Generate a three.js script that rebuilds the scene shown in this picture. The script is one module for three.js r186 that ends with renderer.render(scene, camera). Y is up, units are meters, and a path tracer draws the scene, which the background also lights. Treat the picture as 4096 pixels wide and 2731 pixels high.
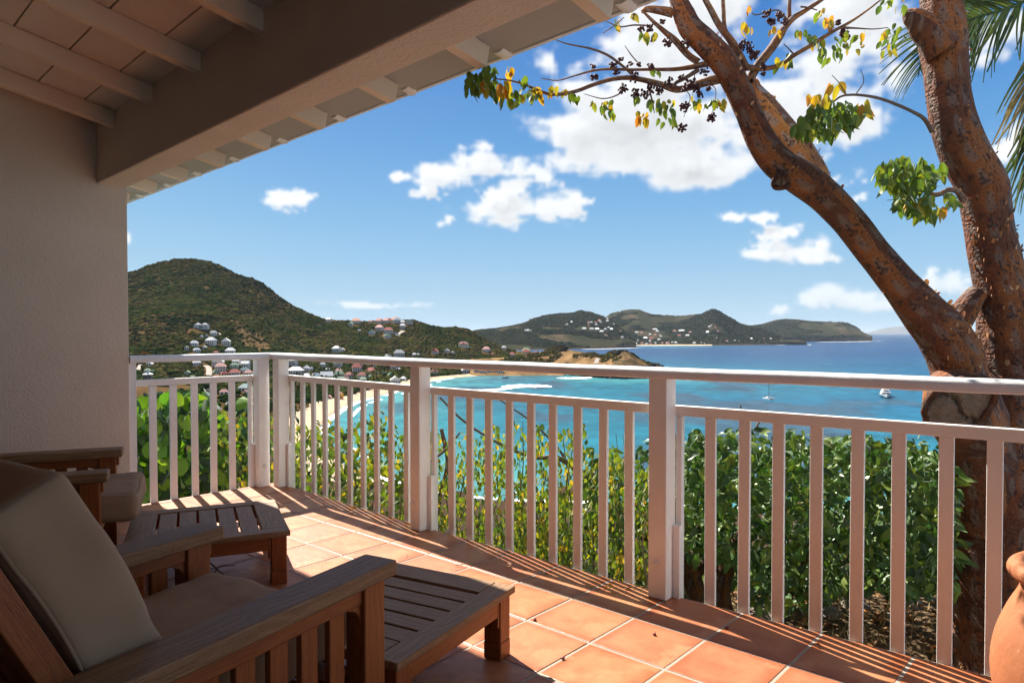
import * as THREE from 'three';
import { RoundedBoxGeometry } from 'three/addons/geometries/RoundedBoxGeometry.js';
import { mergeGeometries, mergeVertices } from 'three/addons/utils/BufferGeometryUtils.js';

// ---------------------------------------------------------------- camera, sky, sun, exposure
const scene = new THREE.Scene();
const FOC = 2830, PITCH = 1.25 * Math.PI / 180, EYE = 1.3, SHIFT = 27.25;       // lens of the photograph, in its own pixels
const camera = new THREE.PerspectiveCamera(2 * Math.atan(1365.5 / FOC) * 180 / Math.PI, 4096 / 2731, 0.05, 120000);
camera.position.set(0, EYE, 0);
camera.rotation.set(-PITCH, 0, 0);
camera.setViewOffset(4096, 2731, 0, -SHIFT, 4096, 2731);
camera.updateProjectionMatrix();
const renderer = new THREE.WebGLRenderer({ antialias: true });
renderer.setSize(1024, 682);
renderer.toneMapping = THREE.LinearToneMapping;
const EXPOSURE = 2.5;
renderer.toneMappingExposure = EXPOSURE;
renderer.shadowMap.enabled = true;

const SUN_EL = 46 * Math.PI / 180, SUN_H = [-0.5635, -0.826];                     // towards the sun: x and z
const SUN_DIR = new THREE.Vector3(SUN_H[0] * Math.cos(SUN_EL), Math.sin(SUN_EL), SUN_H[1] * Math.cos(SUN_EL)).normalize();
const sun = new THREE.DirectionalLight(new THREE.Color(1, 0.93, 0.82), 5);
sun.position.copy(SUN_DIR).multiplyScalar(60);
sun.castShadow = true;
sun.shadow.mapSize.set(4096, 4096);
Object.assign(sun.shadow.camera, { left: -14, right: 14, top: 14, bottom: -14, near: 1, far: 140 });
scene.add(sun, sun.target);

// ---------------------------------------------------------------- random numbers and noise
function mulberry(a) { return () => { a |= 0; a = a + 0x6D2B79F5 | 0; let t = Math.imul(a ^ a >>> 15, 1 | a); t = t + Math.imul(t ^ t >>> 7, 61 | t) ^ t; return ((t ^ t >>> 14) >>> 0) / 4294967296; }; }
let rnd = mulberry(20240611);
const rr = (a, b) => a + (b - a) * rnd();
const clamp = (x, a, b) => x < a ? a : x > b ? b : x, lerp = (a, b, t) => a + (b - a) * t, sstep = (a, b, x) => { const t = clamp((x - a) / (b - a), 0, 1); return t * t * (3 - 2 * t); };
const PERM = new Float32Array(65536); { const r = mulberry(77); for (let i = 0; i < 65536; i++) PERM[i] = r(); }
const hash2 = (x, y) => PERM[(Math.imul(x, 374761393) + Math.imul(y, 668265263) ^ (Math.imul(x, 1274126177) >>> 13)) & 65535];
function noise2(x, y) {
  const xi = Math.floor(x), yi = Math.floor(y), xf = x - xi, yf = y - yi, u = xf * xf * (3 - 2 * xf), v = yf * yf * (3 - 2 * yf);
  return lerp(lerp(hash2(xi, yi), hash2(xi + 1, yi), u), lerp(hash2(xi, yi + 1), hash2(xi + 1, yi + 1), u), v);
}
function fbm(x, y, o = 4) { let s = 0, a = 0.5, t = 0; for (let i = 0; i < o; i++) { s += a * noise2(x, y); t += a; a *= 0.5; x = x * 2.03 + 17.1; y = y * 2.03 + 5.3; } return s / t; }
function noise2p(x, y, p) {                                                       // repeats every p cells
  const m = (i) => ((i % p) + p) % p, xi = Math.floor(x), yi = Math.floor(y), xf = x - xi, yf = y - yi, u = xf * xf * (3 - 2 * xf), v = yf * yf * (3 - 2 * yf);
  return lerp(lerp(hash2(m(xi), m(yi)), hash2(m(xi + 1), m(yi)), u), lerp(hash2(m(xi), m(yi + 1)), hash2(m(xi + 1), m(yi + 1)), u), v);
}
function fbmp(x, y, p, o = 4) { let s = 0, a = 0.5, t = 0; for (let i = 0; i < o; i++) { s += a * noise2p(x, y, p); t += a; a *= 0.5; x *= 2; y *= 2; p *= 2; } return s / t; }
const noise3 = (x, y, z) => (noise2(x + z * 0.71, y - z * 0.53) + noise2(y + 31.7 + x * 0.21, z + 11.3) + noise2(z - 7.7, x + 3.1 + y * 0.17)) / 3;

// ---------------------------------------------------------------- sky
{
  const W = 2048, H = 1024, data = new Float32Array(W * H * 4), D = 180 / Math.PI;
  const stops = [[0, .50, .70, .85], [1.5, .49, .70, .86], [5, .355, .605, .84], [9, .24, .505, .81], [14.5, .135, .375, .74], [20, .075, .27, .66], [26, .042, .195, .58], [40, .035, .16, .48], [90, .03, .13, .42]];
  const px2 = (px, py) => { const az = Math.atan((px - 2048) / FOC), el = Math.atan((1331 - py) / FOC * Math.cos(az)); return [az * D, el * D]; };
  const blobs = [];
  const C = (x, y, rx, ry, s = 1) => { const [a, e] = px2(x, y), c = Math.cos(a / D) ** 2; blobs.push([a, e, rx / FOC * D * c, ry / FOC * D * Math.cos(e / D), s]); };
  [[2560, 430, 430, 270], [2330, 330, 240, 190], [2880, 560, 400, 190], [2720, 260, 380, 210], [3100, 460, 260, 170], [3200, 600, 190, 130], [2400, 560, 260, 140], [2780, 680, 240, 80], [2650, 520, 400, 200],
    [1960, 665, 150, 84], [1800, 715, 150, 56], [1715, 768, 70, 32], [2085, 745, 130, 76], [2110, 835, 220, 74], [2260, 838, 110, 54], [1990, 790, 90, 44],
    [1600, 712, 46, 26], [1168, 800, 86, 42], [3150, 1005, 180, 52], [3060, 1000, 90, 40], [3255, 1038, 110, 24], [2930, 868, 62, 18], [3042, 870, 56, 17],
    [3120, 1248, 40, 28], [1440, 1223, 105, 12], [1380, 1213, 70, 9], [510, 950, 14, 16]].forEach((c) => C(...c));
  [[2800, 30, 360, 130, .85], [3260, 260, 300, 170, .82], [3520, 180, 300, 190, .8], [3480, 40, 280, 110, .78], [3340, 480, 220, 140, .85], [3120, 935, 84, 30, .85], [3430, 788, 56, 22, .85], [3400, 1190, 270, 52, .8], [3300, 1205, 130, 32, .85],
    [3560, 1225, 180, 32, .75], [3720, 1150, 140, 46, .7], [1790, 890, 40, 24, .55], [4020, 590, 110, 60, .65], [3960, 170, 140, 120, .6], [3330, 720, 110, 50, .65], [1290, 1212, 50, 10, .65], [1680, 1218, 70, 10, .6]].forEach((c) => C(...c));
  const r = mulberry(5);
  for (let i = 0; i < 70; i++) {                                                  // fair-weather clouds all round, outside the frame as well
    const az = -180 + 360 * r(), el = 3 + 52 * r() ** 1.4, s = 1 + el * .13;
    if (az > -44 && az < 44 && el < 30) continue;
    for (let k = 0; k < 4; k++) blobs.push([az + (r() - .5) * 7 * s, el + (r() - .5) * 1.4 * s, (1.4 + 1.6 * r()) * s, (.5 + .5 * r()) * s, .9]);
  }
  const dens = (az, el) => {
    let d = -1, best = -9, size = 9;
    for (const b of blobs) {
      let da = az - b[0]; if (da > 180) da -= 360; else if (da < -180) da += 360;
      if (Math.abs(da) > b[2] * 1.7 || Math.abs(el - b[1]) > b[3] * 1.9) continue;
      const dy = (el - b[1]) / b[3], q = Math.hypot(da / b[2], dy < 0 ? dy * 1.15 : dy), v = (1 - q) * Math.min(1, b[4]) - (1 - b[4]) * .35;
      if (v > best) { best = v; size = b[2]; }
      d = d < -.9 ? v : Math.max(d, v) + .12 * Math.min(0, -Math.abs(d - v)) + (d > 0 && v > 0 ? .2 * Math.min(d, v) : 0);
    }
    if (d < -.72) return -1;
    const n = fbm(az * .42 + 50, el * .62 + 9, 6) - .5, n2 = fbm(az * 1.7, el * 2.2 + 40, 4) - .5;
    const small = clamp(1.25 - size / 4, .28, 1.1); return d + .15 - .08 * sstep(.4, 1, small) + n * 1.15 + n2 * 1.2 * small + (small > .6 ? (fbm(az * 4.1, el * 5 + 9, 3) - .5) * .7 : 0);
  };
  for (let j = 0; j < H; j++) {
    const el = (j + .5) / H * 180 - 90;
    for (let i = 0; i < W; i++) {
      const u = (i + .5) / W, o = (j * W + i) * 4, e = Math.max(el, 0);
      // three's equirectangular: u = atan2(z, x) / 2pi + 0.5
      const th = (u - .5) * 2 * Math.PI, ce = Math.cos(el / D), x = Math.cos(th) * ce, z = Math.sin(th) * ce, y = Math.sin(el / D), az = Math.atan2(x, -z) * D;
      let k = 0; while (k < stops.length - 2 && e > stops[k + 1][0]) k++;
      const t = clamp((e - stops[k][0]) / (stops[k + 1][0] - stops[k][0]), 0, 1), c = [1, 2, 3].map((q) => lerp(stops[k][q], stops[k + 1][q], t));
      const cs = x * SUN_DIR.x + y * SUN_DIR.y + z * SUN_DIR.z, glow = Math.max(0, cs) ** 24 * .5 + Math.max(0, cs) ** 6 * .12;
      c[0] += glow; c[1] += glow * .95; c[2] += glow * .85;
      const paler = .03 * sstep(-10, -35, az) * sstep(24, 4, e); c[0] += paler; c[1] += paler;
      if (el > -.5) {
        const d = dens(az, el);
        if (d > -.2) {
          const a = sstep(-.02, .38, d) * (el < 4 ? .75 : .97), up = dens(az - .5, el + 1.0), core = clamp(d, 0, 1.2);
          const lit = clamp(1.02 - .3 * clamp((up > -.9 ? up : 0), 0, 1) * core + .12 * (d - up > 0 ? Math.min(1, d - up) : 0), .6, 1.1);
          for (let q = 0; q < 3; q++) c[q] = lerp(c[q], [.96, .98, 1.0][q] * lit, a);
        }
      }
      for (let q = 0; q < 3; q++) data[o + q] = c[q] / EXPOSURE;
      data[o + 3] = 1;
    }
  }
  const t = new THREE.DataTexture(data, W, H, THREE.RGBAFormat, THREE.FloatType);
  t.mapping = THREE.EquirectangularReflectionMapping; t.magFilter = t.minFilter = THREE.LinearFilter; t.needsUpdate = true;
  scene.background = t; scene.environment = t;
}

// ---------------------------------------------------------------- helpers
const V = (x, y, z) => new THREE.Vector3(x, y, z);
const cP = Math.cos(PITCH), sP = Math.sin(PITCH);
const ray = (px, py) => { const xc = (px - 2048) / FOC, yc = -(py - SHIFT - 1365.5) / FOC; return V(xc, yc * cP - sP, -yc * sP - cP); };
const at = (px, py, F) => { const d = ray(px, py); return V(0, EYE, 0).addScaledVector(d, F / -d.z); };          // F metres ahead
const onY = (px, py, y) => { const d = ray(px, py); return V(0, EYE, 0).addScaledVector(d, (y - EYE) / d.y); };   // on a level plane
const azOf = (px) => (px - 2048) / FOC;
const yAt = (px, py, F) => at(px, py, F).y;
const names = {};
const numbered = (n) => { const k = names[n] = (names[n] ?? -1) + 1; return k ? n + '_' + String(k).padStart(3, '0') : n; };
function tag(o, label, category, group) { o.userData.label = label; o.userData.category = category; if (group) o.userData.group = group; return o; }
function thing(name, label, category, pos, turn = 0, group) {
  const o = new THREE.Group(); o.name = numbered(name); scene.add(o);
  if (pos) o.position.copy(pos); o.rotation.y = turn;
  return tag(o, label, category, group);
}
function part(name, geo, mat, parent) { const m = new THREE.Mesh(geo, mat); m.name = name; m.castShadow = m.receiveShadow = true; parent.add(m); return m; }
function structure(name, geo, mat) { const m = new THREE.Mesh(geo, mat); m.name = numbered(name); m.userData.kind = 'structure'; m.castShadow = m.receiveShadow = true; scene.add(m); return m; }
function stuff(name, geo, mat, list, parent, colors) {                             // many copies nobody could count
  const m = new THREE.InstancedMesh(geo, mat, list.length); m.name = name; m.castShadow = m.receiveShadow = true; m.userData.kind = 'stuff';
  list.forEach((q, i) => { m.setMatrixAt(i, q); if (colors) m.setColorAt(i, colors[i]); });
  (parent ?? scene).add(m); return m;
}
const M4 = (p, q, s) => new THREE.Matrix4().compose(p, q, typeof s === 'number' ? V(s, s, s) : s);
const quat = (x, y, z, order = 'YXZ') => new THREE.Quaternion().setFromEuler(new THREE.Euler(x, y, z, order));
function tex(w, h, fn, srgb = false) {
  const d = new Uint8Array(w * h * 4);
  for (let y = 0; y < h; y++) for (let x = 0; x < w; x++) { const c = fn(x / w, y / h, x, y), o = (y * w + x) * 4; for (let k = 0; k < 3; k++) d[o + k] = clamp((c.length ? c[k] : c) * 255, 0, 255); d[o + 3] = 255; }
  const t = new THREE.DataTexture(d, w, h); t.wrapS = t.wrapT = THREE.RepeatWrapping; t.magFilter = THREE.LinearFilter; t.minFilter = THREE.LinearMipmapLinearFilter; t.generateMipmaps = true; if (srgb) t.colorSpace = THREE.SRGBColorSpace; t.needsUpdate = true; return t;
}
const S = (l) => l <= .0031308 ? l * 12.92 : 1.055 * l ** (1 / 2.4) - .055, sr = (c, k = 1) => c.map((v) => S(clamp(v * k, 0, 1)));
const mix3 = (a, b, t) => [lerp(a[0], b[0], t), lerp(a[1], b[1], t), lerp(a[2], b[2], t)];
const std = (c, rough = .8, extra = {}) => new THREE.MeshStandardMaterial({ color: new THREE.Color().setRGB(...c), roughness: rough, ...extra });
const phys = (c, rough = .8, extra = {}) => new THREE.MeshPhysicalMaterial({ color: new THREE.Color().setRGB(...c), roughness: rough, ...extra });
function boxUV(g, axis = 0, ou = 0, ov = 0) {                                       // uv in metres, u along the grain axis
  const p = g.attributes.position, n = g.attributes.normal, uv = new Float32Array(p.count * 2), others = [0, 1, 2].filter((k) => k !== axis);
  for (let i = 0; i < p.count; i++) {
    const P = [p.getX(i), p.getY(i), p.getZ(i)], N = [n.getX(i), n.getY(i), n.getZ(i)].map(Math.abs);
    const [a, b] = others, k = N[axis] > .8 ? null : N[a] > N[b] ? b : a;
    if (k === null) { uv[i * 2] = P[a] * .3 + ou; uv[i * 2 + 1] = P[b] + ov; } else { uv[i * 2] = P[axis] + ou; uv[i * 2 + 1] = P[k] + (k === a ? .37 : 0) + ov; }
  }
  g.setAttribute('uv', new THREE.BufferAttribute(uv, 2)); return g;
}
function rbox(w, h, d, r = .005, axis = 0, segs = 1) { return boxUV(new RoundedBoxGeometry(w, h, d, segs + 1, Math.min(r, w / 2.01, h / 2.01, d / 2.01)), axis, rnd() * 7, rnd() * 5); }
const moved = (g, x, y, z) => g.translate(x, y, z);
function sweep(profile, path, closedEnds = true) {                                  // profile [out, up] swept along a level path with mitred corners
  const n = profile.length, pos = [], idx = [], uv = [];
  let run = 0;
  path.forEach((p, i) => {
    const a = path[Math.max(0, i - 1)], b = path[Math.min(path.length - 1, i + 1)];
    const d0 = i ? p.clone().sub(a).setY(0).normalize() : b.clone().sub(p).setY(0).normalize(), d1 = i < path.length - 1 ? b.clone().sub(p).setY(0).normalize() : d0;
    const t = d0.clone().add(d1).normalize(), nn = V(t.z, 0, -t.x), k = 1 / Math.max(.3, t.dot(d1));
    if (i) run += p.distanceTo(a);
    let pr = 0;
    profile.forEach(([o, u], j) => { const q = p.clone().addScaledVector(nn, o * k); pos.push(q.x, q.y + u, q.z); if (j) pr += Math.hypot(o - profile[j - 1][0], u - profile[j - 1][1]); uv.push(run, pr); });
  });
  for (let i = 0; i < path.length - 1; i++) for (let j = 0; j < n; j++) { const a = i * n + j, b = i * n + (j + 1) % n, c = a + n, e = b + n; idx.push(a, b, c, b, e, c); }
  if (closedEnds) for (const s of [0, path.length - 1]) for (let j = 1; j < n - 1; j++) idx.push(...(s ? [s * n, s * n + j, s * n + j + 1] : [0, j + 1, j]));
  let g = new THREE.BufferGeometry(); g.setAttribute('position', new THREE.Float32BufferAttribute(pos, 3)); g.setAttribute('uv', new THREE.Float32BufferAttribute(uv, 2)); g.setIndex(idx);
  g = g.toNonIndexed(); g.computeVertexNormals();
  const P = g.attributes.position, N = g.attributes.normal, acc = new Map(), key = (i) => P.getX(i).toFixed(4) + P.getY(i).toFixed(4) + P.getZ(i).toFixed(4);   // smooth where the edge is soft
  for (let i = 0; i < P.count; i++) { const k = key(i); if (!acc.has(k)) acc.set(k, []); acc.get(k).push(V(N.getX(i), N.getY(i), N.getZ(i))); }
  const NN = new Float32Array(P.count * 3);
  for (let i = 0; i < P.count; i++) { const me = V(N.getX(i), N.getY(i), N.getZ(i)), s = V(0, 0, 0); for (const q of acc.get(key(i))) if (q.dot(me) > .7) s.add(q); s.normalize().toArray(NN, i * 3); }
  g.setAttribute('normal', new THREE.BufferAttribute(NN, 3)); return g;
}
// A limb: circles of changing radius carried along a smooth line.
function limb(pts, radii, { seg = 8, rad = 10, bump = 0, freq = 6, cap = true, oval = null } = {}) {
  const curve = new THREE.CatmullRomCurve3(pts, false, 'centripetal'), n = (pts.length - 1) * seg, pos = [], uv = [], idx = [];
  let side = V(0, 0, 1), len = 0, prev = null;
  for (let i = 0; i <= n; i++) {
    const t = i / n, p = curve.getPoint(t), d = curve.getTangent(t), k = t * (pts.length - 1), k0 = Math.min(pts.length - 2, Math.floor(k)), R = lerp(radii[k0], radii[k0 + 1], k - k0);
    side = side.clone().addScaledVector(d, -side.dot(d)); if (side.lengthSq() < 1e-4) side = V(1, 0, 0).addScaledVector(d, -d.x); side.normalize();
    const up = d.clone().cross(side);
    if (prev) len += p.distanceTo(prev); prev = p;
    for (let j = 0; j <= rad; j++) {
      const a = j / rad * 2 * Math.PI, c = Math.cos(a), s = Math.sin(a), q = p.clone().addScaledVector(side, c * R).addScaledVector(up, s * R);
      if (bump) { const b = 1 + bump * (noise3(q.x * freq, q.y * freq, q.z * freq) - .5) * 2 + bump * .5 * (noise3(q.x * freq * 3.1, q.y * freq * 2.3, q.z * freq * 3.1) - .5); q.copy(p).addScaledVector(side, c * R * b).addScaledVector(up, s * R * b); }
      pos.push(q.x, q.y, q.z); uv.push(j / rad * 2 * Math.PI * R, len);
    }
  }
  for (let i = 0; i < n; i++) for (let j = 0; j < rad; j++) { const a = i * (rad + 1) + j, b = a + 1, c = a + rad + 1, e = c + 1; idx.push(a, b, c, b, e, c); }
  if (cap) { const base = n * (rad + 1), c = pos.length / 3, p = curve.getPoint(1); pos.push(p.x, p.y, p.z); uv.push(0, len); for (let j = 0; j < rad; j++) idx.push(base + j, base + j + 1, c); }
  const g = new THREE.BufferGeometry(); g.setAttribute('position', new THREE.Float32BufferAttribute(pos, 3)); g.setAttribute('uv', new THREE.Float32BufferAttribute(uv, 2)); g.setIndex(idx); g.computeVertexNormals();
  const N = g.attributes.normal; for (let i = 0; i <= n; i++) { const a = i * (rad + 1), b = a + rad, s = V(N.getX(a) + N.getX(b), N.getY(a) + N.getY(b), N.getZ(a) + N.getZ(b)).normalize(); N.setXYZ(a, s.x, s.y, s.z); N.setXYZ(b, s.x, s.y, s.z); }
  return g;
}
// A leaf: base at the origin, along +y, upper face +z, folded along its midrib and curled.
function leafGeo(prof, len, wid, { fold = .25, curl = .3, wave = 0, notch = 0, segs = 6 } = {}) {
  const pos = [], uv = [], idx = [];
  for (let i = 0; i <= segs; i++) {
    const t = i / segs, w = prof(t) * wid / 2, y = t * len, z = -curl * len * t * t;
    for (const s of [-1, -.55, 0, .55, 1]) { pos.push(s * w, y - (t === 0 ? notch * len * Math.abs(s) : 0), z + Math.abs(s) * w * fold + wave * len * Math.sin(t * 9 + s * 2) * Math.abs(s)); uv.push(.5 + s * .5, t); }
  }
  for (let i = 0; i < segs; i++) for (let j = 0; j < 4; j++) { const a = i * 5 + j; idx.push(a, a + 1, a + 5, a + 1, a + 6, a + 5); }
  const g = new THREE.BufferGeometry(); g.setAttribute('position', new THREE.Float32BufferAttribute(pos, 3)); g.setAttribute('uv', new THREE.Float32BufferAttribute(uv, 2)); g.setIndex(idx); g.computeVertexNormals(); return g;
}
const ovate = (t) => Math.max(.02, Math.sin(Math.PI * t ** .75) ** .8), lance = (t) => Math.max(.02, Math.sin(Math.PI * t ** .85)), heart = (t) => t < .05 ? .55 : Math.max(.02, Math.sqrt(Math.max(0, 1 - ((t - .36) / .66) ** 2)) * (t > .75 ? .55 + (1 - t) * 1.8 : 1));
// Leaves on a thing: those that show largest are parts of their own, the rest is one part.
function addLeaves(parent, list, geos, mats, tones, { most = 300, restGeo = geos[0], restMat, name = 'leaf', restName = 'leaves' } = {}) {
  const eye = V(0, EYE, 0), inv = new THREE.Matrix4().copy(parent.matrixWorld).invert(), off = parent.position;
  list.forEach((l) => { const d = -l.p.z, x = l.p.x / d; l.size = l.s / l.p.distanceTo(eye) * (Math.abs(x) < .76 ? 1 : .2); });
  list.sort((a, b) => b.size - a.size);
  list.slice(0, most).forEach((l, i) => { const m = part(name + (i ? '_' + String(i).padStart(3, '0') : ''), geos[l.g % geos.length], mats[l.m % mats.length], parent); m.position.copy(l.p).sub(off); m.quaternion.copy(l.q); m.scale.setScalar(l.s); });
  const rest = list.slice(most);
  if (rest.length) stuff(restName, restGeo, restMat, rest.map((l) => M4(l.p.clone().sub(off), l.q, l.s)), parent, rest.map((l) => { const c = tones[l.m % tones.length], k = rr(.75, 1.25); return new THREE.Color().setRGB(c[0] * k, c[1] * k, c[2] * k); }));
}
const leafQ = (dir, droop = 0) => {                                                  // +y along dir, face turned up
  const y = dir.clone().normalize(), up = V(rr(-.5, .5), 1, rr(-.5, .5)); const x = y.clone().cross(up).normalize(); if (x.lengthSq() < .1) x.set(1, 0, 0);
  const z = x.clone().cross(y).normalize(); return new THREE.Quaternion().setFromRotationMatrix(new THREE.Matrix4().makeBasis(x, y, z));
};

// ---------------------------------------------------------------- surface materials
const stuccoBump = tex(512, 512, (u, v) => .45 * fbmp(u * 64, v * 64, 64, 2) + .55 * fbmp(u * 24, v * 24, 24, 3));
const stuccoMap = tex(256, 256, (u, v) => { const n = fbmp(u * 6, v * 6, 6, 5); return sr(mix3([.65, .545, .44], [.75, .64, .53], n)); }, true);
const M = {};
const rep = (t, x, y = x) => { const c = t.clone(); c.repeat.set(x, y); c.needsUpdate = true; return c; };
M.stucco = new THREE.MeshStandardMaterial({ map: rep(stuccoMap, .5), bumpMap: rep(stuccoBump, 2.2), bumpScale: .004, roughness: .95 });
const woodMap = (a, b, c, seed) => tex(512, 256, (u, v) => {
  const warp = fbmp(u * 4 + seed, v * 8, 8, 3), ring = Math.abs(((v * 9 + warp * 2.6 + seed) % 1) - .5) * 2, fib = fbmp(u * 10, v * 128, 128, 2), pore = noise2p(u * 64, v * 256, 64) > .82 ? 1 : 0;
  let k = mix3(a, b, clamp(ring * .7 + fib * .45 - .1, 0, 1)); k = mix3(k, c, pore * .35 + (fib > .68 ? .25 : 0)); return sr(k);
}, true);
const woodBump = tex(512, 256, (u, v) => .75 * fbmp(u * 8, v * 128, 128, 3) + .25 * (noise2p(u * 64, v * 256, 64) > .8 ? 0 : 1));
const teakMap = woodMap([.235, .056, .010], [.34, .094, .016], [.10, .025, .005], 3), greyTeakMap = woodMap([.215, .108, .042], [.35, .195, .088], [.07, .031, .012], 8);
M.teak = new THREE.MeshStandardMaterial({ map: rep(teakMap, 1.1, 4), bumpMap: rep(woodBump, 1.1, 4), bumpScale: .0008, roughness: .42, side: THREE.DoubleSide });
M.teakTop = new THREE.MeshStandardMaterial({ map: rep(greyTeakMap, 1.1, 4), bumpMap: rep(woodBump, 1.1, 4), bumpScale: .0015, roughness: .56 });
const weave = tex(256, 256, (u, v, x, y) => .5 + .25 * Math.sin(x * Math.PI / 4) * (y % 16 < 8 ? 1 : -1) + .25 * Math.sin(y * Math.PI / 4) + .2 * (fbmp(u * 16, v * 16, 16, 2) - .5));
const clothMap = tex(256, 256, (u, v) => { const n = fbmp(u * 4, v * 4, 4, 4); return sr(mix3([.345, .225, .135], [.415, .28, .18], n)); }, true);
M.cloth = new THREE.MeshStandardMaterial({ map: rep(clothMap, 1.6), bumpMap: rep(weave, 14), bumpScale: .0003, roughness: .95 });
M.clothWhite = new THREE.MeshStandardMaterial({ color: 0xfff6ee, map: rep(clothMap, 1.1), bumpMap: rep(weave, 14), bumpScale: .0003, roughness: .95 });
const paintMap = tex(256, 256, (u, v) => { const n = fbmp(u * 3, v * 3, 3, 5), s = noise2p(u * 100, v * 100, 100); return sr(mix3([.80, .79, .765], [.92, .915, .905], n * 1.5 - .2), s > .985 ? .7 : 1); }, true);
const paintBump = tex(256, 256, (u, v) => fbmp(u * 20, v * 60, 60, 3));
M.white = new THREE.MeshStandardMaterial({ map: rep(paintMap, 1.3), bumpMap: rep(paintBump, 1.5), bumpScale: .0009, roughness: .42 });
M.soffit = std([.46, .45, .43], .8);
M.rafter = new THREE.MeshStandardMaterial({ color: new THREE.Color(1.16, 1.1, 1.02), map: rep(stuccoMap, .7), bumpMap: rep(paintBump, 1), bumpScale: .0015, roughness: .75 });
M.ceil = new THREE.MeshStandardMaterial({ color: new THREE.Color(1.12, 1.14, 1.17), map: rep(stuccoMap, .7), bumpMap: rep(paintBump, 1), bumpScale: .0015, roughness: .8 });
const clayTex = [0, 1, 2, 3, 4, 5].map((s) => tex(256, 256, (u, v) => {
  const n = fbm(u * 3 + s * 13, v * 3 + s * 7, 5), f = fbm(u * 22 + s * 5, v * 22, 3), e = Math.max(Math.abs(u - .5), Math.abs(v - .5)) * 2, ring = sstep(.55 + .3 * (n - .5), 1.02, e + .25 * (f - .5));
  let c = mix3([.46, .188, .080], [.35, .108, .038], clamp(ring * .9 + (n - .5) * 1.5 + .14 + .1 * ((s * 7) % 4 - 1.5), 0, 1)); c = mix3(c, [.53, .245, .115], sstep(.58, .75, fbm(u * 2.2 + s * 31, v * 2.2 + 3, 4)) * .6);
  if (noise2(u * 60 + s * 91, v * 60) > .96) c = mix3(c, [.12, .04, .02], .5);
  return sr(c, .92 + .16 * f);
}, true));
const clayBump = tex(256, 256, (u, v) => fbmp(u * 8, v * 8, 8, 4));
M.clay = clayTex.map((t, i) => new THREE.MeshPhysicalMaterial({ map: t, bumpMap: clayBump, bumpScale: .002, roughness: .38 + .04 * (i % 3), color: new THREE.Color().setRGB(1 - .05 * (i % 2), 1 - .03 * (i % 3), 1) }));
M.grout = std([.34, .29, .235], .95, { bumpMap: rep(stuccoBump, 6), bumpScale: .002 });

// ---------------------------------------------------------------- the terrace: where things stand
const P2d = (v) => [v.x, v.z];
const dirA = V(-.7518, 0, -.6594), dirB = V(.6594, 0, -.7518);                       // along and across the tiles
const S_POST = .098;
const d1 = V(.686, 0, -.727).normalize(), n1 = V(-.727, 0, -.686).normalize();       // first bay: along, outward
const fPost = onY(556, 2029, 0), fA = onY(1036, 1950, 0), fB = onY(1115, 1951, 0), f2 = onY(1678, 2127, 0), f3 = onY(2663, 2406, 0);
const bayDir = (a, b) => b.clone().sub(a).setY(0).normalize(), outN = (d) => V(d.z, 0, -d.x);    // d runs to the right: outward is to its left
const d2 = bayDir(fB, f2), d3 = bayDir(f2, f3), d4 = V(.777, 0, .63).normalize();
const cen = (f, d) => f.clone().addScaledVector(outN(d), S_POST / 2).addScaledVector(d, -S_POST / 2);
const cB = cen(fB, d2), c2 = cen(f2, d2.clone().add(d3).normalize()), c3 = cen(f3, d3.clone().add(d4).normalize()), c4 = c3.clone().addScaledVector(d4, 1.9), c5 = c4.clone().addScaledVector(V(.79, 0, .613).normalize(), 1.9);
const cA = fA.clone().addScaledVector(n1, S_POST / 2).addScaledVector(d1, S_POST / 2);
const cW = fPost.clone().addScaledVector(n1, .04).addScaledVector(d1, -.02);
const Wc = fPost.clone().addScaledVector(d1, -.06);                                 // outer corner of the end wall
const meet = (p, u, q, w) => { const k = u.x * w.z - u.z * w.x, t = ((q.x - p.x) * w.z - (q.z - p.z) * w.x) / k; return p.clone().addScaledVector(u, t); };
const kC = meet(cA, d1, cB, d2);                                                      // corner of the railing line
const EDGE = .05, n2 = outN(d2), n3 = outN(d3), n4 = outN(d4), d5 = bayDir(c4, c5), n5 = outN(d5);
const off = (p, n, k = EDGE) => p.clone().addScaledVector(n, k);
const e1a = off(cA, n1).addScaledVector(d1, -8), eK = meet(off(cA, n1), d1, off(cB, n2), d2), e2 = meet(off(cB, n2), d2, off(c3, n3), d3), e3 = meet(off(c2, n3), d3, off(c4, n4), d4), e4 = meet(off(c3, n4), d4, off(c5, n5), d5), e5 = off(c5, n5);
const deck = [e1a, eK, e2, e3, e4, e5, e5.clone().addScaledVector(n5, -6.5), e1a.clone().add(V(1.5, 0, 2.5))];
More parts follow.
